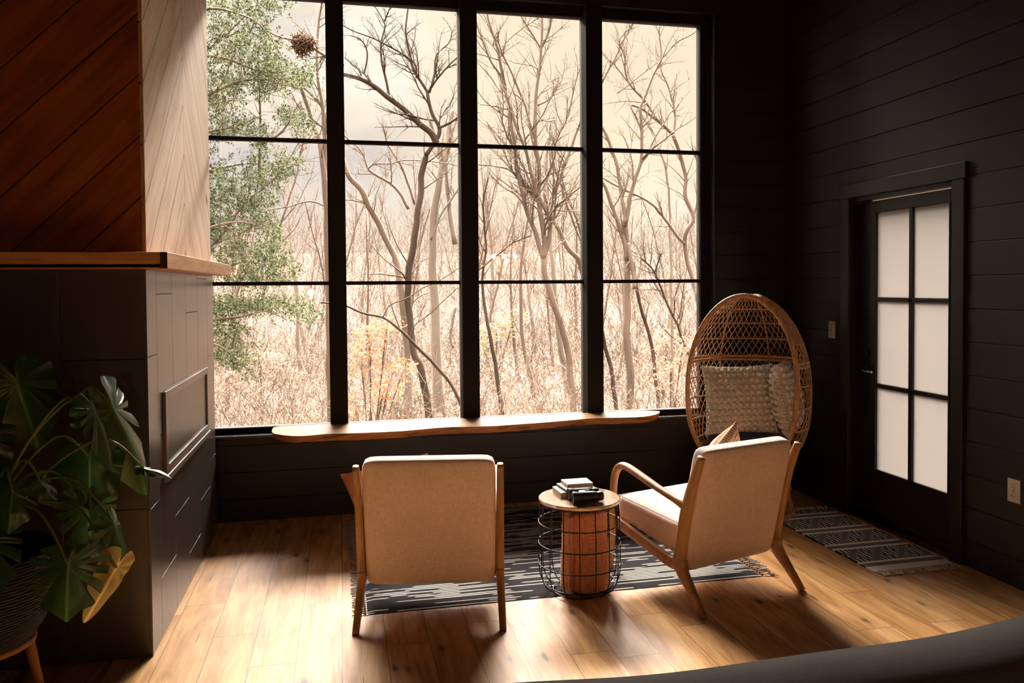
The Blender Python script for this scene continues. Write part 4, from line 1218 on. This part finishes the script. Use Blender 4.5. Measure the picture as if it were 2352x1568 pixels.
MB().lathe([(0, 0), (.14, 0), (.14, .015), (.02, .025), (0, .025)], 32).build('base', M['black_metal'], fl, smooth=True)
MB().tube([(0, 0, .02), (0, 0, 1.28)], .010, 10).build('pole', M['black_metal'], fl, smooth=True)
MB().sphere((0, 0, 1.36), .026, 16, 12).build('bulb', bulbm, fl, smooth=True)
MB().lathe([(.0, 1.27), (.022, 1.27), (.022, 1.32), (0, 1.32)], 16).build('socket', M['dark_steel'], fl)
lamp_light('bulb_light', (0, 0, 1.44), 9, .05, fl)


# ------------------------------------------------------------------ outside: ground, trees, undergrowth
def gz(x, y):
    """height of the woodland floor"""
    q = min(1, max(0, (y-7)/11)); z = -1.15+.55*q
    z += max(0, y-18)*.030+max(0, y-34)*.075
    return z+.16*mnoise.noise(Vector((x*.16, y*.16, 0)))+.05*mnoise.noise(Vector((x*.7, y*.7, 3)))
mb = MB(); ys = [5.6+.0*1, 6.5, 7.5, 8.5, 9.5, 10.5, 12, 13.5, 15, 17, 19, 21, 23, 26, 29, 33, 37, 42, 48, 55, 63, 72, 84]; n = 60
for y in ys:
    for i in range(n+1):
        x = (-14+46*i/n)*(.5+y/26); mb.v.append((x, y, gz(x, y)))
for j in range(len(ys)-1):
    for i in range(n): a = j*(n+1)+i; mb.f.append((a, a+1, a+n+2, a+n+1))
tag(mb.build('ground', M['ground'], smooth=True), kind='structure')

def grow(mb, P, R, r6, depth, dens=1.0, spread=1.0, lenf=.45, up=.25, sides=4, minr=.0035):
    """side branches and twigs off the polyline P with radii R"""
    if depth <= 0: return
    P = [Vector(p) for p in P]
    tot = sum((b-a).length for a, b in zip(P[:-1], P[1:]))
    if tot < .05: return
    k = max(2, int(dens*(3.5+tot*2.6 if depth > 1 else 3+tot*4.5)))
    for q in range(k):
        t_ = r6.uniform(.12, 1.0); f = t_*(len(P)-1); i = min(len(P)-2, int(f)); p = P[i].lerp(P[i+1], f-i)
        tan = (P[i+1]-P[i]).normalized(); rad = (R[i]*(1-(f-i))+R[i+1]*(f-i))
        ax = Vector((r6.gauss(0, 1), r6.gauss(0, 1), r6.gauss(0, 1))); ax = (ax-ax.dot(tan)*tan).normalized()
        an = r6.uniform(.45, 1.15)*spread
        d_ = (tan*math.cos(an)+ax*math.sin(an)+Vector((0, 0, up))).normalized()
        L_ = tot*lenf*r6.uniform(.35, 1.0)*(1.15-t_*.6); L_ = min(L_, 2.2)
        m_ = max(3, int(L_/.16)); m_ = min(m_, 8); pts = [p]; dd = d_
        for s_ in range(m_):
            dd = (dd+Vector((r6.gauss(0, .16), r6.gauss(0, .16), r6.gauss(.03, .16)))).normalized(); pts.append(pts[-1]+dd*L_/m_)
        r0 = max(minr, min(rad*.62, .006+L_*.012)); rr = [max(minr*.7, r0*(1-.75*s_/m_)) for s_ in range(m_+1)]
        mb.tube(pts, rr, sides if depth > 1 else 3, cap=False)
        grow(mb, pts, rr, r6, depth-1, dens, spread, .5, up, 3, minr)

def tree_from_px(label, limbs, seed, material, depth=2, minr=.003, wob=.25, dens=1.7, name='bare_tree'):
    """limbs: list of (Y, [(px, py)...], w0, w1) ; width in photo pixels at start and end. The first is the trunk."""
    r6 = random.Random(seed); base = None; root = None
    for li, (Y, pts, w0, w1) in enumerate(limbs):
        k = len(pts); dz_ = r6.uniform(-wob, wob)
        P = []
        for i, p in enumerate(pts):
            yy = Y+dz_*(i/(k-1)) if li else Y+wob*.6*math.sin(i*1.3+seed)*.4
            P.append(Vector(at(*p, yy)))
        ppm = FOC/(Y*1.02)
        R = [max(minr, (w0+(w1-w0)*i/(k-1))/ppm/2) for i in range(k)]
        if li == 0:
            if P[0].z > P[-1].z: P.reverse(); R.reverse()
            g = gz(P[0].x, P[0].y)
            if P[0].z > g+.1:
                a = Vector((P[0].x+(P[0].x-P[1].x)*.4, P[0].y, g-.1)); P.insert(0, a); R.insert(0, R[0]*1.15)
            root = empty(name, P[0], 0, label, 'tree', 'bare trees close to the window'); base = P[0].copy()
        Ps = smooth_path(P, 4); Rs = lerp_list(R, 4)
        Ps = [p+Vector((mnoise.noise(p*3+Vector((seed, 0, 0))), 0, mnoise.noise(p*3+Vector((0, seed, 0)))))*.03 for p in Ps]
        mb = MB().tube([p-base for p in Ps], Rs, 8, cap=True)
        if li == 0:
            grow(mb, [p-base for p in Ps[len(Ps)//2:]], Rs[len(Ps)//2:], r6, depth-1, dens*.5, minr=minr)
            mb.build('trunk', material, root, smooth=True)
        else:
            grow(mb, [p-base for p in Ps], Rs, r6, depth, dens, minr=minr)
            mb.build('branch', material, root, smooth=True)
    return root

T_A = tree_from_px('pale tree rising at the right edge of the first window pane beside the cedar', [
    (11, [(760, 980), (756, 800), (752, 560), (747, 420), (735, 330), (722, 290), (705, 235), (690, 200)], 17, 7),
    (11, [(750, 420), (745, 300), (738, 240), (733, 200), (728, 140), (733, 60), (742, -20)], 9, 4),
    (10.6, [(790, 150), (757, 135), (735, 122), (710, 105), (680, 95), (640, 85), (615, 70)], 8, 3),
    (11, [(757, 300), (748, 270), (735, 240), (712, 215), (690, 200), (672, 195)], 7, 4),
    (11, [(752, 300), (715, 270), (690, 250), (672, 215)], 4, 2),
    (12, [(600, 700), (620, 600), (655, 480), (690, 370), (700, 300), (690, 220)], 6, 3),
    (12, [(760, 480), (710, 462), (660, 475), (600, 490), (570, 500)], 4, 2)], 1, M['bark'])
T_B = tree_from_px('dark-stemmed tree in the second pane with a thick limb sweeping up to the left', [
    (12, [(987, 960), (974, 894), (964, 838), (951, 811), (944, 745), (936, 695), (939, 629), (952, 546), (961, 480), (968, 410), (978, 357)], 17, 14),
    (12, [(978, 357), (1003, 319), (1011, 290), (997, 265), (982, 223), (977, 207), (952, 166), (942, 128), (933, 86), (931, 57), (939, 10)], 11, 3),
    (12, [(1003, 330), (990, 305), (965, 285), (940, 262), (900, 232), (860, 200), (830, 182), (780, 165)], 16, 9),
    (12, [(1009, 292), (1035, 281), (1060, 265), (1090, 255)], 7, 4),
    (12, [(984, 212), (997, 172), (1003, 128), (1032, 96), (1040, 70)], 5, 2),
    (12, [(989, 200), (1022, 159), (1054, 128), (1075, 100)], 5, 2),
    (12, [(895, 228), (885, 175), (875, 128), (875, 102), (883, 64), (879, 48), (860, 15)], 6, 2),
    (12, [(955, 180), (952, 147), (904, 112), (863, 89), (815, 70), (780, 55)], 5, 2),
    (12, [(883, 50), (895, 20), (910, -10)], 3, 2),
    (12, [(835, 185), (822, 160), (810, 150), (790, 130)], 4, 2),
    (12, [(836, 170), (842, 120), (830, 90), (805, 80)], 4, 2)], 2, M['bark_dark'])
T_C = tree_from_px('leaning brown tree at the left of the second pane', [
    (13, [(935, 800), (925, 700), (918, 639), (908, 589), (878, 536), (856, 485), (831, 440), (805, 411), (785, 360)], 15, 12),
    (13, [(940, 480), (915, 440), (870, 405), (845, 385), (830, 350), (800, 320), (780, 300)], 7, 3),
    (13, [(955, 470), (930, 400), (915, 370), (890, 330), (885, 300)], 6, 3),
    (13, [(845, 385), (860, 375), (900, 378), (930, 368), (1000, 372), (1060, 380)], 4, 2),
    (13, [(868, 510), (845, 470), (815, 460), (780, 458)], 4, 2)], 3, M['bark'])
T_D = tree_from_px('broad pale trunk in the right half of the second pane', [
    (14, [(1010, 965), (1002, 811), (999, 712), (993, 579), (998, 478), (1009, 415), (1019, 351), (1028, 300), (1041, 250)], 26, 9),
    (14, [(1000, 470), (1012, 400), (1010, 350), (1000, 310), (985, 270)], 14, 5),
    (14, [(1045, 560), (1030, 460), (1025, 400), (1032, 330), (1050, 270)], 12, 5),
    (14, [(990, 550), (1010, 500), (1035, 460), (1060, 420), (1085, 380)], 6, 3),
    (14, [(1047, 700), (1035, 760), (1042, 800)], 8, 6),
    (14, [(1020, 350), (1050, 310), (1070, 280), (1090, 260)], 6, 3)], 4, M['bark_pale'])
T_E = tree_from_px('thin fallen-looking stem slanting down to the right across the second pane', [
    (10, [(1075, 960), (1060, 931), (1024, 868), (987, 828), (944, 778), (911, 752), (878, 728), (831, 715), (790, 700), (740, 695)], 9, 4),
    (10, [(880, 728), (900, 700), (960, 670), (1010, 640), (1060, 610)], 3, 2),
    (10, [(945, 778), (960, 740), (1010, 700), (1050, 660)], 3, 2)], 5, M['bark_dark'], dens=.6)
T_F = tree_from_px('tree with an orange-lit fork in the middle of the third pane', [
    (11.5, [(1319, 950), (1313, 879), (1306, 815), (1290, 745), (1268, 687), (1252, 623), (1246, 580)], 17, 14),
    (11.5, [(1246, 590), (1236, 560), (1220, 512), (1204, 470), (1201, 446), (1185, 383), (1179, 328), (1172, 271), (1166, 223), (1150, 175), (1131, 143), (1112, 102), (1094, 50), (1088, 10)], 12, 3),
    (11.5, [(1246, 588), (1250, 555), (1244, 512), (1239, 462), (1236, 383), (1233, 319), (1231, 255), (1236, 191), (1243, 121), (1244, 64), (1243, 20)], 14, 4),
    (11.5, [(1247, 588), (1262, 545), (1264, 510), (1257, 491), (1233, 437), (1220, 399), (1204, 335), (1179, 271), (1160, 207), (1147, 128), (1137, 89), (1115, 15)], 12, 4),
    (11.5, [(1260, 500), (1284, 415), (1310, 344), (1332, 287), (1345, 250)], 8, 5),
    (11.5, [(1284, 415), (1271, 367), (1268, 335), (1284, 306), (1310, 242), (1319, 191), (1335, 150)], 6, 3),
    (11.5, [(1262, 495), (1284, 418), (1303, 472), (1325, 528), (1345, 575)], 6, 4),
    (11.5, [(1229, 315), (1227, 303), (1198, 223), (1172, 159), (1153, 118), (1141, 85)], 7, 3),
    (11.5, [(1236, 242), (1268, 220), (1294, 172), (1300, 150)], 5, 2),
    (11.5, [(1243, 112), (1259, 73), (1267, 35), (1272, 5)], 6, 4),
    (11.5, [(1242, 112), (1214, 64), (1193, 25), (1185, 0)], 4, 2),
    (11.5, [(1230, 450), (1190, 405), (1155, 385), (1100, 380)], 5, 3),
    (11.5, [(1222, 520), (1190, 455), (1150, 425), (1130, 405)], 4, 2),
    (11.5, [(1145, 118), (1180, 80), (1230, 45), (1245, 32)], 3, 2),
    (11.5, [(1173, 250), (1145, 245), (1100, 240)], 5, 2)], 6, M['bark'])
T_G = tree_from_px('slanting tree at the right edge of the third pane', [
    (13, [(1352, 700), (1345, 660), (1332, 601), (1310, 576), (1287, 537), (1268, 499), (1250, 440)], 14, 9),
    (13, [(1340, 560), (1325, 500), (1300, 440), (1290, 400)], 6, 4),
    (13, [(1290, 540), (1300, 480), (1320, 420), (1350, 370)], 4, 2)], 7, M['bark'])
T_G2 = tree_from_px('pale straight trunk behind the forked tree in the third pane', [
    (15, [(1308, 950), (1297, 847), (1284, 767), (1272, 640), (1262, 520), (1255, 400), (1262, 300)], 16, 6)], 8, M['bark_pale'])
T_H = tree_from_px('tree in the left half of the fourth pane, forking above the middle bar', [
    (12, [(1450, 945), (1445, 831), (1440, 735), (1441, 640), (1438, 560), (1434, 500)], 20, 16),
    (12, [(1436, 520), (1431, 470), (1428, 446), (1418, 383), (1402, 328), (1383, 290), (1370, 270)], 11, 6),
    (12, [(1436, 515), (1450, 440), (1469, 376), (1475, 322), (1472, 255), (1485, 217), (1504, 166), (1517, 128), (1513, 60)], 11, 3),
    (12, [(1440, 600), (1430, 545), (1415, 497), (1390, 430), (1370, 400)], 12, 7),
    (12, [(1517, 134), (1552, 99), (1590, 80), (1620, 60)], 4, 2),
    (12, [(1418, 214), (1463, 179), (1517, 140)], 3, 2),
    (12, [(1474, 300), (1450, 250), (1447, 239)], 5, 3),
    (12, [(1440, 560), (1447, 592), (1456, 633), (1458, 660)], 11, 11),
    (12, [(1448, 470), (1455, 400), (1440, 330), (1430, 310)], 4, 2)], 9, M['bark'])
T_I = tree_from_px('tree in the right half of the fourth pane with a limb arching left', [
    (12.5, [(1608, 760), (1603, 684), (1597, 659), (1581, 608), (1573, 560), (1577, 528), (1593, 497), (1573, 443), (1574, 399), (1558, 344), (1546, 309)], 12, 9),
    (12.5, [(1546, 309), (1517, 281), (1475, 252), (1447, 239)], 9, 4),
    (12.5, [(1514, 279), (1482, 233), (1444, 191), (1434, 159), (1434, 128), (1424, 96), (1450, 57), (1460, 30)], 6, 2),
    (12.5, [(1546, 309), (1552, 277), (1549, 249), (1536, 207), (1520, 159), (1515, 130)], 6, 3),
    (12.5, [(1573, 560), (1558, 544), (1533, 512), (1510, 480), (1485, 459), (1440, 440), (1383, 408)], 8, 4),
    (12.5, [(1440, 190), (1400, 140), (1385, 175)], 3, 2),
    (12.5, [(1383, 190), (1420, 120), (1450, 60), (1465, 40)], 5, 2),
    (12.5, [(1593, 497), (1605, 440), (1603, 380), (1590, 340)], 5, 3)], 10, M['bark'])
T_J = tree_from_px('slender pale sapling between the two trees of the fourth pane', [
    (14, [(1545, 900), (1542, 700), (1540, 560), (1539, 497), (1533, 415), (1523, 367), (1504, 319), (1495, 290)], 8, 4)], 11, M['bark_pale'])
T_K = tree_from_px('dark stem leaning through the lower half of the fourth pane', [
    (13, [(1510, 900), (1501, 824), (1491, 773), (1479, 729), (1463, 671), (1455, 600)], 10, 7),
    (13, [(1592, 840), (1542, 716), (1504, 627), (1469, 588)], 6, 4), (13, [(1504, 630), (1512, 605), (1520, 580)], 5, 3)], 12, M['bark_dark'])
T_L = tree_from_px('short dark stem low at the left of the fourth pane', [
    (12, [(1417, 945), (1402, 847), (1389, 786), (1380, 740)], 11, 8)], 13, M['bark_dark'])
T_M = tree_from_px('crooked dark stem at the lower left of the third pane', [
    (12, [(1150, 930), (1145, 882), (1134, 815), (1121, 757), (1112, 700), (1108, 640), (1116, 560), (1110, 470), (1122, 400)], 11, 3), (12, [(1099, 619), (1140, 588), (1176, 557), (1220, 541)], 4, 3)], 14, M['bark_dark'])
nest = Vector(at(697, 102, 10.55)); r6 = random.Random(4); mb = MB()
for i in range(260):
    a = Vector((r6.gauss(0, 1), r6.gauss(0, 1), r6.gauss(0, .8))).normalized()*r6.uniform(.05, .155); t_ = Vector((r6.gauss(0, 1), r6.gauss(0, 1), r6.gauss(0, 1))).normalized()*r6.uniform(.03, .08)
    mb.tube([a-t_, a, a+t_+a*.1], .008, 3)
nm = bark('dead leaf brown', (.10, .05, .03), (.30, .17, .11))
no = mb.build('leaf_nest', nm, smooth=True); no.location = nest; tag(no, 'ball-shaped brown leaf nest on a branch high in the first pane', 'nest')

# ---- cedar at the left
r6 = random.Random(21)
ced = Vector(at(380, 700, 9.6)); cz0 = gz(ced.x, ced.y)
cr_ = empty('cedar_tree', (ced.x, ced.y, cz0), 0, 'green cedar filling the left window pane', 'tree'); cb0 = Vector((ced.x, ced.y, cz0))
mb = MB().tube([Vector((0, 0, -.1)), Vector((.05, 0, 3)), Vector((0, 0, 6.5))], [.16, .12, .04], 10); mb.build('trunk', M['bark_dark'], cr_, smooth=True)
CB = [[(380, 260), (494, 210), (544, 188), (588, 182), (633, 188), (690, 205)], [(380, 420), (493, 390), (570, 375), (640, 382), (700, 370)],
      [(380, 760), (490, 735), (550, 728), (610, 715), (660, 735)], [(400, 140), (490, 105), (560, 40), (610, 10)], [(390, 330), (490, 300), (540, 290), (600, 265)],
      [(390, 130), (500, 130), (560, 150), (620, 175), (690, 190)], [(390, 620), (490, 560), (560, 470), (640, 400), (690, 320)], [(390, 650), (500, 620), (580, 600), (650, 640)],
      [(400, 40), (480, 20), (540, 30), (600, 60), (660, 150)], [(390, 560), (490, 520), (560, 510), (620, 530)], [(595, 400), (598, 300), (595, 200), (585, 170)], [(420, 800), (490, 790), (540, 820), (570, 850)], [(600, 330), (650, 300), (690, 230)]]
mb = MB()
for c in CB:
    Y = 9.6+r6.uniform(-.5, .5); P = [Vector(at(*p, Y))-cb0 for p in c]; P[0] = Vector((0, 0, P[0].z-.2)) if False else P[0]
    Ps = smooth_path(P, 4); R = [max(.006, .022*(1-i/len(Ps))) for i in range(len(Ps))]
    mb.tube(Ps, R, 6); grow(mb, Ps, R, r6, 1, .9, minr=.004)
mb.build('branches', M['bark'], cr_, smooth=True)
BL = [(470, 30, 50, 60, 6), (450, 120, 50, 60, 6), (440, 220, 50, 60, 6), (455, 320, 50, 60, 6), (445, 420, 50, 60, 6), (455, 520, 50, 60, 6), (440, 620, 50, 60, 6), (450, 720, 50, 50, 5), (445, 800, 40, 40, 4), (340, 100, 70, 90, 7), (330, 300, 70, 100, 7), (340, 520, 80, 100, 7), (340, 700, 70, 80, 6), (500, 15, 50, 40, 5), (560, 10, 70, 25, 6), (620, 12, 45, 20, 4), (560, 55, 60, 35, 6), (520, 90, 45, 30, 5), (580, 100, 50, 30, 6), (625, 115, 30, 22, 3), (545, 130, 50, 25, 5),
      (600, 145, 50, 22, 7), (640, 158, 42, 22, 6), (690, 165, 30, 18, 4), (500, 160, 22, 30, 3), (515, 190, 40, 20, 4), (560, 180, 40, 15, 4), (640, 190, 45, 15, 5), (680, 182, 35, 12, 3),
      (520, 222, 38, 18, 4), (500, 238, 22, 18, 2), (610, 215, 18, 18, 2), (505, 258, 22, 15, 2), (540, 288, 36, 18, 4), (592, 285, 20, 22, 2), (500, 305, 22, 15, 2), (525, 302, 40, 14, 4),
      (600, 312, 25, 12, 2), (670, 268, 35, 16, 3), (705, 278, 16, 16, 1.5), (695, 305, 14, 12, 1), (652, 262, 14, 10, 1), (600, 340, 22, 22, 2), (595, 365, 12, 16, 1), (510, 390, 26, 20, 2), (665, 372, 38, 22, 4), (640, 400, 30, 18, 3),
      (600, 400, 35, 22, 4), (560, 420, 42, 24, 5), (500, 445, 26, 40, 5), (540, 455, 50, 28, 7), (620, 440, 30, 20, 2), (585, 470, 40, 22, 4), (498, 500, 24, 42, 5), (545, 512, 50, 28, 7), (610, 522, 30, 24, 4),
      (635, 545, 24, 22, 3), (520, 560, 42, 30, 6), (565, 580, 48, 28, 7), (620, 590, 35, 26, 4), (655, 605, 30, 22, 3), (600, 625, 42, 22, 5), (530, 622, 42, 22, 5), (650, 640, 26, 14, 2), (570, 645, 48, 12, 4),
      (500, 698, 24, 22, 4), (540, 705, 36, 18, 5), (590, 700, 38, 15, 5), (640, 700, 46, 16, 5), (685, 710, 35, 18, 3), (712, 725, 22, 18, 2), (515, 728, 34, 16, 3), (505, 770, 28, 26, 4), (540, 762, 20, 14, 2),
      (498, 812, 22, 22, 4), (532, 800, 26, 12, 2), (545, 825, 22, 18, 2), (582, 800, 20, 8, 1), (560, 838, 18, 8, 1), (571, 862, 8, 16, 1)]
def sprig(mb, p, r6, s):
    """a spray of flat scale-leaf fronds"""
    for q in range(r6.randint(7, 11)):
        d_ = Vector((r6.gauss(0, 1), r6.gauss(0, 1), r6.gauss(.1, .8))).normalized(); u = d_.orthogonal().normalized(); L_ = s*r6.uniform(.5, 1.3); w_ = L_*.16; c = p+d_*s*.2
        v2 = d_.cross(u); th_ = r6.uniform(.2, .5)*w_
        o = len(mb.v); mb.v += [tuple(c), tuple(c+d_*L_*.5+u*w_), tuple(c+d_*L_), tuple(c+d_*L_*.5-u*w_), tuple(c+d_*L_*.5+v2*th_)]
        mb.f += [(o, o+1, o+4), (o+1, o+2, o+4), (o+2, o+3, o+4), (o+3, o, o+4)]
mb = MB()
for (x, y, rx, ry, dn) in BL:
    n_cl = int(dn*6.5)
    for k in range(n_cl):
        a = r6.uniform(0, 2*math.pi); q = math.sqrt(r6.random())
        c = Vector(at(x+rx*q*math.cos(a), y+ry*q*math.sin(a), 9.6+r6.uniform(-.45, .45)))-cb0
        for e in range(4): sprig(mb, c+Vector((r6.gauss(0, .06), r6.gauss(0, .06), r6.gauss(0, .05))), r6, .038)
mb.build('foliage', M['cedar'], cr_, kind='stuff')

# ---- trees further back: a few kinds, copied
def far_tree(seed, h, material, lean=.1, dens=1.0, depth=3, name='woodland_tree'):
    r6 = random.Random(seed); root = empty(name)
    P = [Vector((0, 0, -.3))]; d_ = Vector((r6.uniform(-lean, lean), r6.uniform(-lean, lean), 1)).normalized(); m_ = 14
    for i in range(m_): d_ = (d_+Vector((r6.gauss(0, .06), r6.gauss(0, .06), .04))).normalized(); P.append(P[-1]+d_*h/m_)
    r0 = h*.0095; R = [r0*(1-.85*i/m_)+.006 for i in range(m_+1)]
    MB().tube(P, R, 7).build('trunk', material, root, smooth=True)
    mb = MB(); k0 = 2
    grow(mb, P[k0:], R[k0:], r6, depth, .55*dens, .85, .30, .45, 4, .006)
    mb.build('crown', material, root, smooth=True)
    return root
protos = [far_tree(31, 11, M['bark_far'], .08), far_tree(32, 13, M['bark'], .15), far_tree(33, 9, M['bark_far'], .2, 1.2), far_tree(34, 12, M['bark_pale'], .1), far_tree(35, 7, M['bark_far'], .25, 1.3)]
r6 = random.Random(77); used = [False]*5
spots = []
for i in range(135):
    Y = 15+60*(i/134)**1.25; fx = (i*.6180339) % 1; x = (-.34+ .98*fx)*Y+r6.uniform(-.8, .8)
    spots.append((x, Y))
kinds = ['grey-pink bare tree standing back in the woods', 'brown bare tree standing back in the woods', 'short bushy bare tree standing back in the woods', 'pale-barked bare tree standing back in the woods', 'thin bare sapling standing back in the woods']
for i, (x, Y) in enumerate(spots):
    k = i % 5
    o = protos[k] if not used[k] else copy_tree(protos[k]); used[k] = True
    s_ = (1.5-gz(x, Y)+(.07+.075*r6.random()**1.5)*Y)*r6.uniform(.9, 1.1)/(11, 13, 9, 12, 7)[k]*1.15
    o.location = (x, Y, gz(x, Y)); o.rotation_euler.z = r6.uniform(0, 6.28); o.scale = (s_, s_, s_*r6.uniform(.9, 1.1))
    tag(o, kinds[k], 'tree', 'bare trees back in the woods: '+kinds[k].split(' standing')[0])

# ---- undergrowth (uncountable twigs) and dry leaves
def thicket(name, n, seed, ylo, yhi, hmax, material, label, group=None):
    r6 = random.Random(seed); mb = MB()
    for i in range(n):
        Y = ylo+(yhi-ylo)*r6.random()**1.3; x = (-.36+1.02*r6.random())*Y; z = gz(x, Y)
        h = hmax*r6.uniform(.25, 1)**1.5; d_ = Vector((r6.gauss(0, .45), r6.gauss(0, .45), 1)).normalized(); p = Vector((x, Y, z)); P = [p]; sc_ = .6+Y/30
        for s_ in range(5): d_ = (d_+Vector((r6.gauss(0, .22), r6.gauss(0, .22), -.06))).normalized(); P.append(P[-1]+d_*h/5)
        mb.tube(P, [.0055*sc_*(1-.13*s_) for s_ in range(6)], 3, cap=False)
        for q in range(3):
            f = r6.randint(1, 4); a = P[f]; e = (d_+Vector((r6.gauss(0, .7), r6.gauss(0, .7), r6.gauss(.2, .4)))).normalized()*h*r6.uniform(.15, .4)
            mb.tube([a, a+e*.5+Vector((0, 0, r6.uniform(-.03, .05))), a+e], [.0035*sc_, .003*sc_, .002*sc_], 3, cap=False)
    o = mb.build(name, material); tag(o, label, 'undergrowth', kind='stuff'); return o
thicket('undergrowth', 4900, 51, 9.5, 22, 1.7, M['brush'], 'tangle of tan twigs and brush covering the near woodland floor')
thicket('undergrowth', 4900, 52, 20, 45, 3.6, M['bark_far'], 'taller pinkish scrub filling the woods further back')
thicket('undergrowth', 4200, 53, 42, 80, 6.5, M['bark_far'], 'distant haze of pinkish scrub and saplings on the far slope')
def leaves(name, n, seed, cen, material, label, size=.035):
    r6 = random.Random(seed); mb = MB()
    for i in range(n):
        p = cen(r6); u = Vector((r6.gauss(0, 1), r6.gauss(0, 1), r6.gauss(0, .6))).normalized(); v_ = u.orthogonal().normalized(); nn_ = u.cross(v_); s_ = size*r6.uniform(.6, 1.5)*(.5+p.y/24)
        o = len(mb.v); mb.v += [tuple(p-u*s_), tuple(p+v_*s_*.45+nn_*s_*.15), tuple(p+u*s_), tuple(p-v_*s_*.45+nn_*s_*.15)]; mb.f += [(o, o+1, o+2), (o, o+2, o+3)]
    o = mb.build(name, material); tag(o, label, 'leaves', kind='stuff'); return o
def g_c(r6):
    Y = 9+22*r6.random()**1.5; x = (-.36+1.02*r6.random())*Y; return Vector((x, Y, gz(x, Y)+.02+abs(r6.gauss(0, .10))))
leaves('fallen_leaves', 16000, 61, g_c, M['dryleaf'], 'dry tan leaves scattered over the woodland floor', .06)
def blob(px, py, rx, ry, Y): 
    def f(r6):
        a = r6.uniform(0, 6.28); q = math.sqrt(r6.random()); return Vector(at(px+rx*q*math.cos(a), py+ry*q*math.sin(a), Y+r6.uniform(-.3, .3)))
    return f
def shrub(label, blobs, seed, material, cat='shrub', size=.03, per=1.0):
    r6 = random.Random(seed); px, py, rx, ry, Y, n = blobs[0]; g = Vector(at(px, 950, Y)); g.z = gz(g.x, g.y)
    root = empty('leafy_shrub', g, 0, label, cat); mb = MB(); ml = MB()
    for (px, py, rx, ry, Y, n) in blobs:
        c = Vector(at(px, py, Y))-g
        for q in range(6):
            e = Vector(at(px+r6.uniform(-rx, rx), py+r6.uniform(-ry, ry), Y+r6.uniform(-.3, .3)))-g
            P = [Vector((r6.uniform(-.1, .1), r6.uniform(-.1, .1), -.05)), Vector((c.x*.5, c.y*.5, c.z*.5)), c, e]; P = smooth_path(P, 3)
            mb.tube(P, [max(.003, .010*(1-i/len(P))) for i in range(len(P))], 4, cap=False)
        f = blob(px, py, rx, ry, Y)
        for i in range(int(n*per)):
            p = f(r6)-g; u = Vector((r6.gauss(0, 1), r6.gauss(0, 1), r6.gauss(-.3, .6))).normalized(); v_ = u.orthogonal().normalized(); s_ = size*r6.uniform(.6, 1.5)
            o = len(ml.v); ml.v += [tuple(p-u*s_), tuple(p+v_*s_*.45), tuple(p+u*s_), tuple(p-v_*s_*.45)]; ml.f += [(o, o+1, o+2), (o, o+2, o+3)]
    mb.build('stems', M['brush'], root, smooth=True); ml.build('foliage', material, root, kind='stuff')
shrub('young beech holding orange leaves at the left of the second pane', [(850, 790, 45, 45, 10.5, 260), (830, 830, 30, 40, 10.5, 160), (890, 745, 45, 18, 10.5, 130), (900, 860, 50, 40, 10.5, 160), (930, 840, 30, 20, 10.5, 60), (880, 900, 45, 30, 10.5, 130), (815, 930, 18, 30, 10.5, 60)], 71, M['orangeleaf'], size=.028)
shrub('yellow-leaved bush at the left of the third pane', [(1140, 760, 50, 22, 17, 260), (1110, 800, 30, 20, 17, 120), (1180, 730, 40, 20, 17, 110)], 72, M['yellowleaf'], size=.05)
shrub('yellow-green bush low in the second pane', [(930, 905, 40, 26, 14, 260), (905, 935, 40, 16, 14, 160)], 73, leaf_mat('pale green leaf', oc((.17, .17, .07)), oc((.26, .25, .12)), .8, .4), size=.045)
shrub('rusty bush low in the first pane', [(600, 830, 60, 22, 15, 260), (640, 860, 70, 20, 15, 200), (530, 880, 40, 30, 15, 150)], 74, M['dryleaf'], size=.05)
shrub('sparse bush with red-brown leaves at the right of the fourth pane', [(1540, 840, 40, 24, 12, 120), (1570, 790, 30, 20, 12, 60), (1520, 880, 50, 24, 12, 100)], 75, M['orangeleaf'], size=.03)
shrub('yellow-leaved bush in the middle of the fourth pane', [(1530, 770, 30, 18, 18, 160), (1500, 800, 30, 20, 18, 100)], 76, M['yellowleaf'], size=.05)
